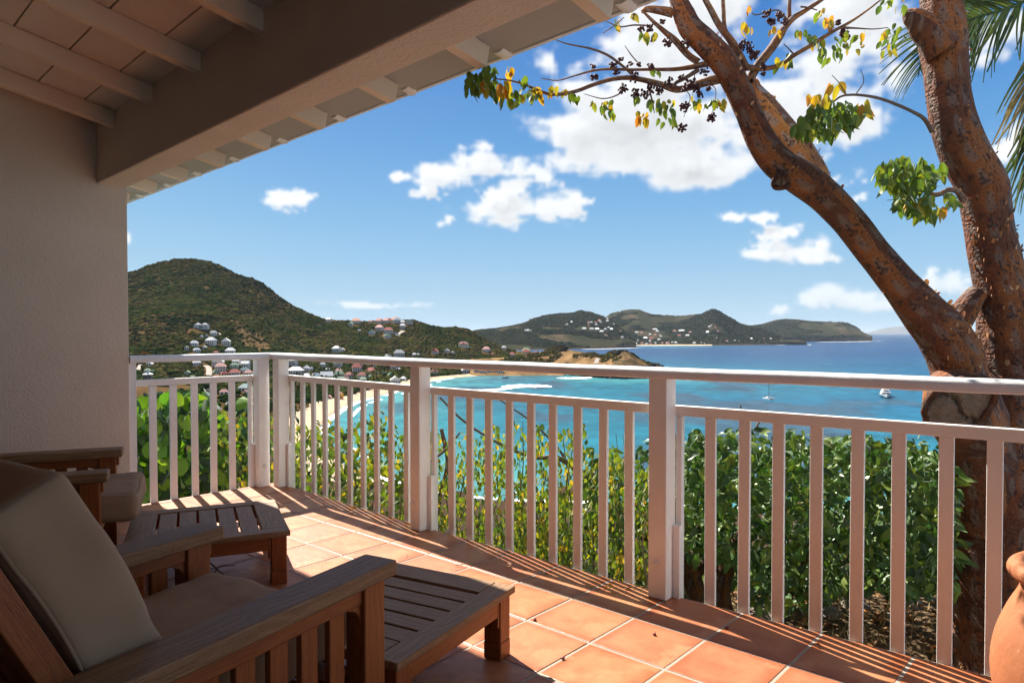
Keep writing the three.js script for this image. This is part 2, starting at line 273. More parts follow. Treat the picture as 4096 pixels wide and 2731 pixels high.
{ // slab with grout showing between the tiles
  const sh = new THREE.Shape(deck.map((p) => new THREE.Vector2(p.x, -p.z)));
  const g = new THREE.ExtrudeGeometry(sh, { depth: .3, bevelEnabled: false }); g.rotateX(-Math.PI / 2).translate(0, -.302, 0);
  const slab = new THREE.Group(); slab.name = 'terrace_floor'; slab.userData.kind = 'structure'; scene.add(slab);
  part('grout', boxUV(g, 0), M.grout, slab);
  // tiles: square field on the tile grid, a wider border row that is cut to the edge of the slab
  const T = .351, GR = .0135, p0 = onY(2094.6, 2485.7, 0), bl = [[2288, 2397], [2535, 2467.8], [2798, 2549]].map(([x, y]) => onY(x, y, 0).sub(p0).dot(dirB)), b0 = (bl[0] + bl[1] + bl[2]) / 3;
  const aOf = (v) => v.clone().sub(p0).dot(dirA);
  const clip = (poly, border) => {                                                            // cut a polygon [a, b] to the slab
    let out = poly;
    for (let i = 0; i < deck.length; i++) {
      const a = deck[i], b = deck[(i + 1) % deck.length], am = (poly[0][0] + poly[1][0]) / 2, front = i >= 1 && i <= 4;
      if (front && !(border && am <= aOf(a) + .1 && am >= aOf(b) - (i === 4 ? 9 : -.1))) continue;
      const e = b.clone().sub(a).setY(0).normalize(), nn = V(e.z, 0, -e.x), f = (q) => { const w = p0.clone().addScaledVector(dirA, q[0]).addScaledVector(dirB, q[1]).sub(a); return -w.dot(nn) - .004; };
      const res = [];
      for (let k = 0; k < out.length; k++) { const p = out[k], q = out[(k + 1) % out.length], fp = f(p), fq = f(q); if (fp >= 0) res.push(p); if (fp * fq < 0) { const t = fp / (fp - fq); res.push([lerp(p[0], q[0], t), lerp(p[1], q[1], t)]); } }
      out = res; if (!out.length) return out;
    }
    return out;
  };
  const tileGeo = (poly, a0, b0_, w, h) => {
    const sh = new THREE.Shape(poly.map(([a, b]) => new THREE.Vector2(b - b0_, a - a0))), g = new THREE.ExtrudeGeometry(sh, { depth: .008, bevelEnabled: true, bevelThickness: .003, bevelSize: .003, bevelOffset: -.003, bevelSegments: 2 });
    const p = g.attributes.position, uv = new Float32Array(p.count * 2); for (let i = 0; i < p.count; i++) { uv[i * 2] = p.getY(i) / w; uv[i * 2 + 1] = p.getX(i) / h; } g.setAttribute('uv', new THREE.BufferAttribute(uv, 2));
    const m = new THREE.Matrix4().makeBasis(dirB, dirA, V(0, 1, 0)); g.translate(0, 0, -.0105); g.applyMatrix4(m); return g;
  };
  const sq = [[0, 0], [T - GR, 0], [T - GR, T - GR], [0, T - GR]]; let full = null, count = 0;
  const r = mulberry(91);
  for (let i = -18; i < 26; i++) for (let j = -17; j <= 0; j++) {
    const border = j === 0, a0 = i * T + GR / 2, bs = b0 + (border ? GR / 2 : j * T + GR / 2), h = border ? .62 : T - GR;
    const poly = [[a0, bs], [a0 + T - GR, bs], [a0 + T - GR, bs + h], [a0, bs + h]], mid = p0.clone().addScaledVector(dirA, a0 + T / 2).addScaledVector(dirB, bs + T / 2);
    const cut = clip(poly, border); if (cut.length < 3) continue;
    let area = 0; cut.forEach((p, k) => { const q = cut[(k + 1) % cut.length]; area += p[0] * q[1] - q[0] * p[1]; }); if (Math.abs(area) < .004) continue;
    if (-mid.z < .35 || mid.x > 3.4 || mid.x < -3.9) continue;                         // only where the camera could look
    const whole = !border && cut.length === 4 && Math.abs(Math.abs(area) / 2 - (T - GR) ** 2) < 1e-5;
    const g = whole ? (full ??= tileGeo(sq, 0, 0, T, T)) : tileGeo(cut, a0, bs, T, border ? .4 : T);
    const t = part('tile' + (count ? '_' + String(count).padStart(3, '0') : ''), g, M.clay[Math.floor(r() * 6)], slab); count++;
    t.position.copy(p0).addScaledVector(dirA, a0).addScaledVector(dirB, bs); t.position.y = (r() - .5) * .0012; t.rotation.set((r() - .5) * .004, 0, (r() - .5) * .004);
  }
  console.log('tiles', count);
}

// ---------------------------------------------------------------- the villa: end wall, beam, roof, back wall
const hd = V(.7145, 0, .6996).normalize(), hn = V(.6996, 0, -.7145).normalize(), hTurn = Math.atan2(-hd.z, hd.x);   // along the beam, outward
const house = (t, e, y) => Wc.clone().addScaledVector(hd, t).addScaledVector(hn, e).setY(y);
const inHouse = (o) => { o.position.set(Wc.x, 0, Wc.z); o.rotation.y = hTurn; return o; };   // local x = along, z = inward
const SLOPE = .2, ceilY = (e) => 2.786 - SLOPE * (e + .2);
const eaveT = (px) => { const r = azOf(px), b = house(0, .66, 0); return (r * -b.z - b.x) / (hd.x + r * hd.z); };
{
  const wall = thing('end_wall', 'white textured stucco end wall at the left edge of the terrace', 'wall'); inHouse(wall);
  const sh = new THREE.Shape(); sh.moveTo(-.001, -.3); sh.lineTo(-3.4, -.3); sh.lineTo(-3.4, ceilY(-3.4) + .05); sh.lineTo(-.001, ceilY(0) + .05);
  const g = new THREE.ExtrudeGeometry(sh, { depth: .26, bevelEnabled: true, bevelSize: .006, bevelThickness: .006, bevelOffset: -.006, bevelSegments: 2 }); g.rotateY(Math.PI / 2).translate(-.261, 0, 0);
  part('plaster', boxUV(g, 1), M.stucco, wall);
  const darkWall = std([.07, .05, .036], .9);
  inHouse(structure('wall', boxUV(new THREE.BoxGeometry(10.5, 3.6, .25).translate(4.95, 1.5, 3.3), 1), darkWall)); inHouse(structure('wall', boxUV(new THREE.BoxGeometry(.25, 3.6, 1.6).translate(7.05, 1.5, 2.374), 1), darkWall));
  const beam = thing('eaves_beam', 'long stucco beam running diagonally under the terrace roof', 'beam'); inHouse(beam);
  part('plaster', boxUV(new RoundedBoxGeometry(10.4, .56, .2, 3, .012).translate(5.198, 2.361 + .28, .1), 0), M.stucco, beam);
  const roof = thing('terrace_roof', 'white timber roof over the terrace with exposed rafters and boards', 'roof'); inHouse(roof);
  const tilt = Math.atan(SLOPE), rl = (3.2 + .55) / Math.cos(tilt);
  for (let k = -4; k < 13; k++) {
    const r = part('rafter', rbox(.062, .1, rl, .004, 2), M.rafter, roof), t = .417 - .031 + .71 * k;
    const eMid = (-3.2 + .55) / 2; r.position.set(t, ceilY(eMid) - .052 / Math.cos(tilt), -eMid); r.rotation.x = -tilt;
  }
  const bw = .262;
  for (let k = 0; k * bw < 3.9; k++) {                                                 // boards run along the beam
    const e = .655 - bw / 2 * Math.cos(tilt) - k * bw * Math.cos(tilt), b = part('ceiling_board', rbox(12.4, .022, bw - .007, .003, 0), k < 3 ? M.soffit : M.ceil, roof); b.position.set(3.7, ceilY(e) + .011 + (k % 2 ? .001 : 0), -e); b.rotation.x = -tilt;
  }
  const deckTop = part('roof_deck', boxUV(new THREE.BoxGeometry(12.5, .03, 3.95), 0), M.ceil, roof); deckTop.position.set(3.7, ceilY(-1.29) + .045, 1.29); deckTop.rotation.x = -tilt;
  const edge = part('drip_edge', rbox(12.5, .05, .022, .004, 0), M.white, roof); edge.position.set(3.7, ceilY(.66) + .022, -.668);
  const cup = []; for (let i = 0; i <= 12; i++) { const a = Math.PI + i / 12 * Math.PI; cup.push([Math.cos(a) * .062, Math.sin(a) * .062]); } for (let i = 12; i >= 0; i--) { const a = Math.PI + i / 12 * Math.PI; cup.push([Math.cos(a) * .048, Math.sin(a) * .048]); }
  const cs = new THREE.Shape(cup.map((p) => new THREE.Vector2(...p))), cg = boxUV(new THREE.ExtrudeGeometry(cs, { depth: .07, bevelEnabled: false, curveSegments: 4 }), 2);
  for (const px of [574, 684.5, 803.6, 952, 1143, 1372, 1651, 2026, 2514]) { const c = part('roof_tile', cg, M.white, roof); c.position.set(eaveT(px), ceilY(.66) + .046, -.682); c.rotation.x = -tilt; }
}

// ---------------------------------------------------------------- the railing: one thing
{
  const rail = thing('railing', 'white painted timber railing with square posts around the terrace edge', 'railing');
  const TOP = 1.13, cap = [];
  const arc = (cx, cy, r, a0, a1) => { for (let i = 0; i <= 4; i++) { const a = lerp(a0, a1, i / 4); cap.push([cx + Math.cos(a) * r, cy + Math.sin(a) * r]); } };
  arc(.034, -.022, .022, 0, Math.PI / 2); arc(-.034, -.022, .022, Math.PI / 2, Math.PI); arc(-.05, -.046, .006, Math.PI, Math.PI * 1.5); arc(.05, -.046, .006, Math.PI * 1.5, Math.PI * 2); cap.reverse();
  const path = (pts) => pts.map((p) => p.clone().setY(TOP)), fine = (pts) => { const o = []; pts.forEach((p, i) => { if (i) for (let k = 1; k < 6; k++) o.push(pts[i - 1].clone().lerp(p, k / 6).add(V(0, .0012 * Math.sin(k * 2.1 + i), 0))); o.push(p); }); return o; };
  const kk = kC.clone().addScaledVector(d1, -.012), kb = kC.clone().addScaledVector(d2, .012);
  part('handrail', sweep(cap, fine(path([cW.clone().addScaledVector(d1, -.036), kk]))), M.white, rail);
  part('handrail', sweep(cap, fine(path([kb, c2, c3, c4, c5]))), M.white, rail);
  const post = (c, d, h = TOP - .052) => {
    const p = part('post', rbox(S_POST, h, S_POST, .006, 1), M.white, rail); p.position.set(c.x, h / 2, c.z); p.rotation.y = Math.atan2(-d.z, d.x); return p;
  };
  const bis = (a, b) => a.clone().add(b).normalize();
  post(cA, d1); post(cB, d2); post(c2, bis(d2, d3)); post(c3, bis(d3, d4)); post(c4, bis(d4, d5));
  const capGeo = new THREE.SphereGeometry(.011, 12, 8); capGeo.scale(1, 1, .7);
  const ringGeo = new THREE.CylinderGeometry(.02, .021, .003, 20);
  for (const [px, py, c, nn] of [[2624, 2252, c3, n3], [1650, 2016, c2, n2], [1057, 1865, cA, n1]]) {
    const q = c.clone().addScaledVector(nn, -S_POST / 2 - .001); const d = ray(px, py), t = (q.clone().sub(V(0, EYE, 0))).dot(nn) / d.dot(nn), p = V(0, EYE, 0).addScaledVector(d, t);
    const s = part('screw_cap', capGeo, M.white, rail); s.position.copy(p).addScaledVector(nn, -.004);
    const w = part('washer', ringGeo, M.white, s); w.rotation.x = Math.PI / 2; s.rotation.y = Math.atan2(-nn.x, -nn.z);
  }
  const wp = part('post', rbox(.07, TOP - .052, .05, .005, 1), M.white, rail); wp.position.set(cW.x, (TOP - .052) / 2, cW.z).addScaledVector(d1, -.02); wp.rotation.y = Math.atan2(-d1.z, d1.x);
  const bay = (a, b, d, nn, count, firstAdj, lastAdj) => {
    const L = b.clone().sub(a).dot(d), o = .068, A = a.clone().addScaledVector(nn, o), y0 = -.2, top = .892;
    const mr = part('mid_rail', rbox(L - .0, .05, .036, .004, 0), M.white, rail); mr.position.copy(A).addScaledVector(d, L / 2).setY(.918); mr.rotation.y = Math.atan2(-d.z, d.x);
    const bg = rbox(.052, top - y0, .021, .003, 1), s0 = firstAdj, s1 = L - lastAdj;
    for (let i = 0; i < count; i++) { const m = part('baluster', bg, M.white, rail), s = lerp(s0, s1, (i + 1) / (count + 1)) + rr(-.004, .004); m.position.copy(A).addScaledVector(d, s).setY((top + y0) / 2); m.rotation.set(rr(-.003, .003), mr.rotation.y + rr(-.02, .02), rr(-.003, .003), 'YXZ'); }
    for (const [s, on, sgn] of [[.064, firstAdj > .02, 1], [L - .064, lastAdj > .02, -1]]) if (on) {                 // boards screwed beside the posts, thicker below
      const m = part('side_board', rbox(.03, top - y0, .034, .003, 1), M.white, rail); m.position.copy(A).addScaledVector(d, s).setY((top + y0) / 2); m.rotation.y = mr.rotation.y;
      const k = part('cleat', rbox(.034, .36 - y0, .032, .003, 1), M.white, rail); k.position.copy(A).addScaledVector(nn, -.033).addScaledVector(d, s + sgn * .004).setY((.36 + y0) / 2); k.rotation.y = mr.rotation.y;
    }
  };
  bay(cW, cA, d1, n1, 5, .0, .06); bay(cB, c2, d2, n2, 9, .06, .06); bay(c2, c3, d3, n3, 9, .06, .06); bay(c3, c4, d4, n4, 10, .06, .06); bay(c4, c5, d5, n5, 9, .06, .06);
}

// ---------------------------------------------------------------- furniture
function cushion(w, h, d, puff, seed, rad = .055, nx = 44, nz = 40) {                               // w along x, thickness h, d along z, softly filled
  const g = new RoundedBoxGeometry(w, h, d, 6, Math.min(h * .42, .06)), p = g.attributes.position;
  const s = new THREE.BoxGeometry(w, h, d, nx, 12, nz), q = s.attributes.position, r = Math.min(h * .45, rad);
  const soft = (x, y, z) => {
    const k = Math.sqrt(Math.max(0, Math.cos(x / w * Math.PI) * Math.cos(z / d * Math.PI))), rim = Math.max(Math.abs(x) / w, Math.abs(z) / d) * 2;
    y += Math.sign(y) * k * puff + (fbm(x * 7 + seed, z * 7 + seed * 3, 3) - .5) * .018 + (fbm(x * 3 + seed, z * 11, 3) - .5) * .014 * (rim > .7 ? 1.4 : 1);
    return [x + (fbm(z * 6 + seed, y * 9 + 3, 2) - .5) * .016, y, z + (fbm(x * 6 + 5, y * 9 + seed, 2) - .5) * .016];
  };
  for (let i = 0; i < q.count; i++) {
    const x = q.getX(i), y = q.getY(i), z = q.getZ(i), cx = clamp(x, -w / 2 + r, w / 2 - r), cy = clamp(y, -h / 2 + r, h / 2 - r), cz = clamp(z, -d / 2 + r, d / 2 - r), v = V(x - cx, y - cy, z - cz); if (v.lengthSq() > 1e-9) v.normalize().multiplyScalar(r);
    q.setXYZ(i, ...soft(cx + v.x, cy + v.y, cz + v.z));
  }
  const ring = [], e = r * .707, X = w / 2 - r + e, Z = d / 2 - r + e, Y = h / 2 - r + e;
  for (const [x0, z0, x1, z1] of [[-X, -Z, X, -Z], [X, -Z, X, Z], [X, Z, -X, Z], [-X, Z, -X, -Z]]) for (let k = 1; k < 16; k++) ring.push(V(...soft(lerp(x0, x1, k / 16), Y, lerp(z0, z1, k / 16))));
  s.userData.pipe = new THREE.TubeGeometry(new THREE.CatmullRomCurve3(ring, true), 150, .0042, 8, true);
  s.computeVertexNormals(); g.dispose();
  // weld normals along the seams of the box sides
  const acc = new Map(), N = s.attributes.normal, key = (i) => [q.getX(i), q.getY(i), q.getZ(i)].map((t) => t.toFixed(4)).join();
  for (let i = 0; i < q.count; i++) { const k = key(i); acc.set(k, (acc.get(k) ?? V(0, 0, 0)).add(V(N.getX(i), N.getY(i), N.getZ(i)))); }
  for (let i = 0; i < q.count; i++) { const n = acc.get(key(i)).clone().normalize(); N.setXYZ(i, n.x, n.y, n.z); }
  return boxUV(s, 0);
}
function makeChair() {                                                                  // x forward, z to the sitter's right, origin at the front of the right arm's outer side
  const t = thing('lounge_armchair', 'teak lounge armchair with beige cushions, nearest in the bottom left corner', 'armchair', null, 0, 'teak armchairs on the terrace');
  const W = .863, armY = .637;
  for (const s of [1, -1]) {
    const zc = s > 0 ? -.06 : -W + .06, zr = s > 0 ? -.055 : -W + .055;
    const arm = part('armrest', rbox(1.0, .046, .12, .007, 0), M.teakTop, t); arm.position.set(-.5, armY - .023, zc);
    const rail = part('side_rail', rbox(.9, .05, .05, .004, 0), M.teak, t); rail.position.set(-.47, armY - .072, zr);
    const low = part('side_rail', rbox(.82, .06, .045, .004, 0), M.teak, t); low.position.set(-.48, .2, zr);
    const fl = part('leg', rbox(.088, armY - .047, .072, .006, 1), M.teak, t); fl.position.set(-.078, (armY - .047) / 2, zr);
    const bl = part('leg', rbox(.088, armY - .047, .072, .006, 1), M.teak, t); bl.position.set(-.9, (armY - .047) / 2, zr);
    for (let k = 0; k < 7; k++) { const q = part('slat', rbox(.058, .33, .02, .003, 1), M.teak, t); q.position.set(-.205 - k * .102, .385, zr); }
    const br = part('bracket', new THREE.ExtrudeGeometry((() => { const h = new THREE.Shape(); h.moveTo(0, 0); h.lineTo(0, -.06); h.quadraticCurveTo(-.006, -.02, -.028, -.012); h.lineTo(-.06, 0); h.closePath(); return h; })(), { depth: .04, bevelEnabled: false }), M.teak, t); br.position.set(-.122, armY - .097, zr - .02);
  }
  const fr = part('seat_rail', rbox(.036, .085, W - .17, .004, 2), M.teak, t); fr.position.set(-.09, .3, -W / 2);
  const brl = part('seat_rail', rbox(.036, .085, W - .17, .004, 2), M.teak, t); brl.position.set(-.8, .27, -W / 2);
  for (let k = 0; k < 6; k++) { const q = part('seat_slat', rbox(.085, .018, W - .18, .003, 2), M.teak, t); q.position.set(-.16 - k * .108, .332 - k * .004, -W / 2); }
  const seat = part('seat_cushion', cushion(.68, .13, .61, .03, 2, .035), M.clothWhite, t); part('piping', seat.geometry.userData.pipe, M.clothWhite, seat); seat.position.set(-.39, .42, -W / 2); seat.rotation.z = .04;
  const lean = Math.atan2(.193, .384), back = new THREE.Vector3(-.565, .45, 0);
  const bc = part('back_cushion', cushion(.64, .17, .615, .004, 7, .026), M.cloth, t); part('piping', bc.geometry.userData.pipe, M.cloth, bc); bc.rotation.z = Math.PI / 2 + lean;
  const ux = -Math.sin(lean), uy = Math.cos(lean);
  bc.position.set(back.x + ux * .34 - uy * .085, back.y + uy * .34 + ux * .085, -W / 2);
  for (const s of [1, -1]) { const q = part('back_stile', rbox(.8, .055, .045, .004, 0), M.teak, t); q.position.set(back.x + ux * .22 - uy * .21, back.y + uy * .22 + ux * .21, -W / 2 + s * .30); q.rotation.z = Math.PI / 2 + lean; }
  for (const k of [-.1, .58]) { const q = part('back_rail', rbox(.07, .04, .56, .004, 2), M.teak, t); q.position.set(back.x + ux * k - uy * .21, back.y + uy * k + ux * .21, -W / 2); q.rotation.z = Math.PI / 2 + lean; }
  for (let k = 0; k < 6; k++) { const q = part('back_slat', rbox(.62, .016, .055, .003, 0), M.teak, t); q.position.set(back.x + ux * .24 - uy * .21, back.y + uy * .24 + ux * .21, -W / 2 - .23 + k * .092); q.rotation.z = Math.PI / 2 + lean; }
  return t;
}
const faceTurn = (f) => Math.atan2(-f.z, f.x);
const chair = makeChair();
const cO = onY(1589, 2237, .637), cL = onY(803, 2086, .637), leftD = cL.clone().sub(cO).setY(0).normalize(), cF = V(-leftD.z, 0, leftD.x);   // front line of the arms, and forward
chair.position.copy(cO).setY(0); chair.rotation.y = faceTurn(cF);
const chair2 = chair.clone(); chair2.name = numbered('lounge_armchair'); scene.add(chair2); chair2.userData = { label: 'teak lounge armchair half hidden against the left wall, behind the nearest armchair', category: 'armchair', group: 'teak armchairs on the terrace' };
const c2O = onY(428, 1890, .637), c2L = onY(482, 1777, .637), left2 = c2L.clone().sub(c2O).setY(0).normalize(), f2d = V(-left2.z, 0, left2.x), f2b = f2d.clone().lerp(V(.92, 0, -.395), .6).normalize();
chair2.position.copy(c2O).setY(0); chair2.rotation.y = faceTurn(f2b);
chair2.children.find((c) => c.name === 'seat_cushion').position.x += .17;
function makeStool() {                                                                    // x forward, origin under the front right corner
  const t = thing('footstool', 'low teak slatted footstool in front of the nearest armchair', 'footstool', null, 0, 'teak footstools');
  const L = .77, W = .76, H = .277, th = .028;
  for (const z of [-.045, -W + .045]) part('side_board', rbox(L, th, .09, .005, 0), M.teakTop, t).position.set(-L / 2, H - th / 2, z);
  for (const x of [-.065, -L + .065]) part('end_board', rbox(.129, th, W - .184, .005, 2), M.teakTop, t).position.set(x, H - th / 2, -W / 2);
  for (let k = 0; k < 5; k++) part('slat', rbox(.087, th - .004, W - .184, .004, 2), M.teakTop, t).position.set(-.187 - k * .0993, H - th / 2 - .003, -W / 2);
  for (const z of [-.035, -W + .035]) part('apron', rbox(L - .12, .07, .026, .004, 0), M.teak, t).position.set(-L / 2, H - th - .036, z);
  for (const x of [-.035, -L + .035]) part('apron', rbox(.026, .07, W - .12, .004, 2), M.teak, t).position.set(x, H - th - .036, -W / 2);
  for (const x of [-.055, -L + .055]) for (const z of [-.055, -W + .055]) {
    const leg = part('leg', rbox(.078, H - th - .07, .078, .006, 1), M.teak, t); leg.position.set(x, .07 + (H - th - .07) / 2 - .0005, z);
    part('foot', rbox(.080, .07, .080, .006, 1), M.teak, leg).position.set(0, -(H - th) / 2 + .0005, 0);
    part('bracket', rbox(.014, .09, .03, .006, 1), M.teak, leg).position.set(x < -.2 ? .046 : -.046, .02, z < -.2 ? -.02 : .02);
  }
  for (const z of [-.0205, -W + .0205]) for (const x of [-.06, -L + .06]) { const d = part('dowel', new THREE.CylinderGeometry(.006, .006, .004, 12), M.teak, t); d.rotation.x = Math.PI / 2; d.position.set(x, H - th - .04, z); }
  return t;
}
const stool = makeStool(), sP0 = onY(2062, 2342, .277);
stool.position.copy(sP0).setY(0); stool.rotation.y = faceTurn(cF);
const stool2 = stool.clone(); stool2.name = numbered('footstool'); scene.add(stool2); stool2.userData = { label: 'farther teak slatted footstool beside the railing corner, half in sunlight', category: 'footstool', group: 'teak footstools' };
const sF = onY(1095, 1992, .277), sN = onY(1164, 2127, .277), sm = sF.clone().add(sN).multiplyScalar(.5), sl = sF.clone().sub(sN).setY(0).normalize(), sf = V(-sl.z, 0, sl.x);
stool2.position.copy(sm).addScaledVector(sl, -.38).setY(0); stool2.rotation.y = faceTurn(sf);

// ---------------------------------------------------------------- the jar and small things on the floor
{
  const t = thing('terracotta_jar', 'large round terracotta jar with a thick rolled rim, at the right edge', 'jar', V(1.722, 0, -2.06));
  const prof = [[0, 0], [.15, 0], [.17, .01], [.215, .1], [.252, .22], [.262, .32], [.25, .42], [.222, .51], [.196, .57], [.186, .605], [.19, .62], [.205, .626], [.218, .638], [.222, .655], [.216, .672], [.2, .684], [.183, .682], [.172, .668], [.168, .64], [.172, .6], [.19, .55], [.2, .5]].map((p) => new THREE.Vector2(...p));
  const pr = new THREE.SplineCurve(prof.slice(1)).getPoints(90); pr.unshift(prof[0]);
  const g = new THREE.LatheGeometry(pr, 56), uv = g.attributes.uv; for (let i = 0; i < uv.count; i++) uv.setXY(i, uv.getX(i) * 1.6, uv.getY(i) * 1.2);
  g.scale(1, .885, 1);
  const map = tex(512, 512, (u, v) => { const n = fbmp(u * 4, v * 8, 8, 5), l = fbmp(u * 2, v * 64, 64, 3); let c = mix3([.30, .098, .034], [.42, .155, .060], n * .7 + l * .4); if (noise2p(u * 90, v * 90, 90) > .93) c = mix3(c, [.5, .27, .16], .5); return sr(c); }, true);
  part('pot_body', g, new THREE.MeshStandardMaterial({ map, bumpMap: rep(clayBump, 3), bumpScale: .004, roughness: .75 }), t);
  const soil = part('soil', new THREE.CylinderGeometry(.17, .17, .02, 24), std([.06, .04, .025], 1), t); soil.position.y = .5;
}
const curl = leafGeo(ovate, .055, .036, { fold: .7, curl: .45, segs: 5 }), dryYellow = phys([.55, .27, .03], .7, { side: THREE.DoubleSide, transmission: .2 }), dryBrown = phys([.22, .09, .03], .8, { side: THREE.DoubleSide, transmission: .1 });
[[1428, 2043, .004, dryYellow, 'yellow fallen leaf on the border tiles beside the second railing bay', 1, 1.15], [2458, 2358, .004, dryYellow, 'curled yellow fallen leaf on the border tiles left of the front railing post', 1, 1.05], [2027, 2261, .004, dryBrown, 'brown crumpled leaf on dark border tiles near the middle balusters', 2, .75], [2178, 2296, .004, dryBrown, 'tiny dark leaf scrap on a grout line of the border tiles', 2, .4],
  [560, 1427, 1.132, dryYellow, 'yellow leaf lying on the handrail at the left wall', 3, 1.1], [1625, 2222, .004, dryBrown, 'brown leaf scrap on the sunlit tiles behind the near footstool', 2, .3], [3262, 2581, .004, dryBrown, 'dark dead leaf on the shaded border tiles at the right', 2, .5]].forEach(([px, py, y, m, label, s, sc]) => {
  const p = onY(px, py, y), o = new THREE.Mesh(curl, m); o.name = numbered('fallen_leaf'); o.position.copy(p); if (y > 1) o.position.copy(at(px, py, -cW.z + .02)).setY(1.1325); o.rotation.set(-1.3, s * 1.7, .3, 'YXZ'); o.scale.setScalar(sc); o.position.y += .012 * sc; tag(o, label, 'leaf', 'dry fallen leaves on the terrace'); o.castShadow = true; scene.add(o);
});
const berryM = std([.20, .035, .02], .5);
[[2251, 2634, 'small red berry on the big sunlit tile near the bottom edge'], [2139, 2479, 'small brown seed on a sunlit tile by the footstool corner'], [2618, 2537, 'small reddish berry on a sunlit tile near the front post'], [2909, 2512, 'small dark berry on a shaded border tile']].forEach(([px, py, label], i) => {
  const g = new THREE.SphereGeometry(.0075, 10, 8); g.scale(1.25, .8, 1); const o = new THREE.Mesh(g, berryM); o.name = numbered('berry'); o.position.copy(onY(px, py, .004)).setY(.0065); o.rotation.y = i; tag(o, label, 'berry', 'berries dropped on the floor'); o.castShadow = true; scene.add(o);
});
const twigM = std([.30, .19, .07], .8);
[[[1823, 2264], [1850, 2261], [1883, 2255], 'thin straw twig lying on a sunlit tile by the near footstool'], [[2498, 2357], [2540, 2352], [2592, 2348], 'thin yellow twig on the border tiles left of the front post']].forEach(([a, b, c, label]) => {
  const o = new THREE.Mesh(limb([a, b, c].map(([x, y], i) => onY(x, y, .004).add(V(0, .003 + (i === 1 ? .004 : 0), 0))), [.0025, .0022, .0014], { seg: 5, rad: 6 }), twigM); o.name = numbered('twig'); tag(o, label, 'twig', 'twigs on the floor'); o.castShadow = true; scene.add(o);
});
{
  const t = thing('dry_seed_stalk', 'dry reddish seed stalk lying in the shade under the farther footstool', 'stalk'), P = (x, y, h = .008) => onY(x, y, .005).setY(h), m = std([.20, .09, .045], .8);
  part('stem', limb([P(808, 2250), P(838, 2262, .02), P(870, 2285, .012), P(905, 2308)], [.005, .0045, .004, .003], { seg: 5, rad: 7 }), m, t);
  part('stem', limb([P(858, 2290), P(880, 2276, .02), P(938, 2264)], [.004, .0035, .0025], { seg: 5, rad: 7 }), m, t);
  part('stem', limb([P(818, 2268), P(834, 2256, .03), P(838, 2250, .02)], [.008, .007, .004], { seg: 5, rad: 7 }), m, t);
}

// ---------------------------------------------------------------- sea, land and hills
const SEA = -58, camH = EYE - SEA;
const curve1 = (pts) => (x) => { if (x <= pts[0][0]) return pts[0][1]; for (let i = 1; i < pts.length; i++) if (x <= pts[i][0]) { const t = (x - pts[i - 1][0]) / (pts[i][0] - pts[i - 1][0]); return lerp(pts[i - 1][1], pts[i][1], t); } return pts[pts.length - 1][1]; };
const smooth1 = (pts, s) => { const f = curve1(pts); return (x) => (f(x - s) + 2 * f(x) + f(x + s)) / 4; };
// shoreline from the near rocks round the bay to the headland: [x, metres ahead]
const coast = [[320, 150], [190, 190], [110, 225], [40, 240], [-18, 252], [-62, 292], [-98, 360], [-122, 450], [-134, 547], [-135, 606], [-125, 662], [-116, 749], [-102, 865], [-80, 922], [-35, 990], [40, 1022], [80, 1014], [112, 942], [140, 914], [182, 926], [232, 985], [246, 1060], [200, 1130], [120, 1180], [60, 1300], [60, 1420], [0, 1600]];
function coastDist(x, f) {                                                                    // metres inland, negative at sea
  let best = 1e9, side = 1;
  for (let i = 0; i < coast.length - 1; i++) {
    const [ax, af] = coast[i], [bx, bf] = coast[i + 1], dx = bx - ax, df = bf - af, t = clamp(((x - ax) * dx + (f - af) * df) / (dx * dx + df * df), 0, 1), ex = x - ax - t * dx, ef = f - af - t * df, d = ex * ex + ef * ef;
    if (d < best - 1e-6) { best = d; side = 1; }
  }
  let inside = false; const poly = [...coast, [-2500, 1700], [-2500, -300], [320, -300]];
  for (let i = 0, j = poly.length - 1; i < poly.length; j = i++) if ((poly[i][1] > f) !== (poly[j][1] > f) && x < (poly[j][0] - poly[i][0]) * (f - poly[i][1]) / (poly[j][1] - poly[i][1]) + poly[i][0]) inside = !inside;
  return (inside ? 1 : -1) * Math.sqrt(best);
}
// skylines: [pixel across, pixel down], turned into heights at the distance where the ridge stands
const sky1 = [[-500, 1185], [0, 1165], [250, 1140], [420, 1110], [506, 1090], [553, 1080], [595, 1059], [661, 1045], [702, 1037], [744, 1034], [786, 1036], [845, 1046], [869, 1056], [911, 1076], [952, 1096], [1012, 1113], [1047, 1131], [1089, 1164], [1143, 1203], [1190, 1229], [1250, 1258], [1297, 1276], [1360, 1280], [1437, 1285], [1538, 1283], [1600, 1280], [1651, 1279], [1681, 1286], [1717, 1300], [1770, 1309], [1824, 1307], [1871, 1316], [1895, 1328], [1931, 1350], [1961, 1367], [2002, 1384], [2040, 1398], [2100, 1402], [2180, 1404]];
const ridgeF1 = smooth1([[-500, 1250], [500, 1330], [740, 1420], [1000, 1420], [1300, 1380], [1650, 1420], [1850, 1400], [2000, 1330], [2180, 1180]], 60), skyF1 = curve1(sky1);
const footF1 = smooth1([[-500, 560], [300, 640], [560, 700], [900, 760], [1150, 880], [1500, 980], [1800, 1090], [2000, 1110], [2180, 1100]], 60);
const u0 = (x, f) => 2048 + FOC * x / f;
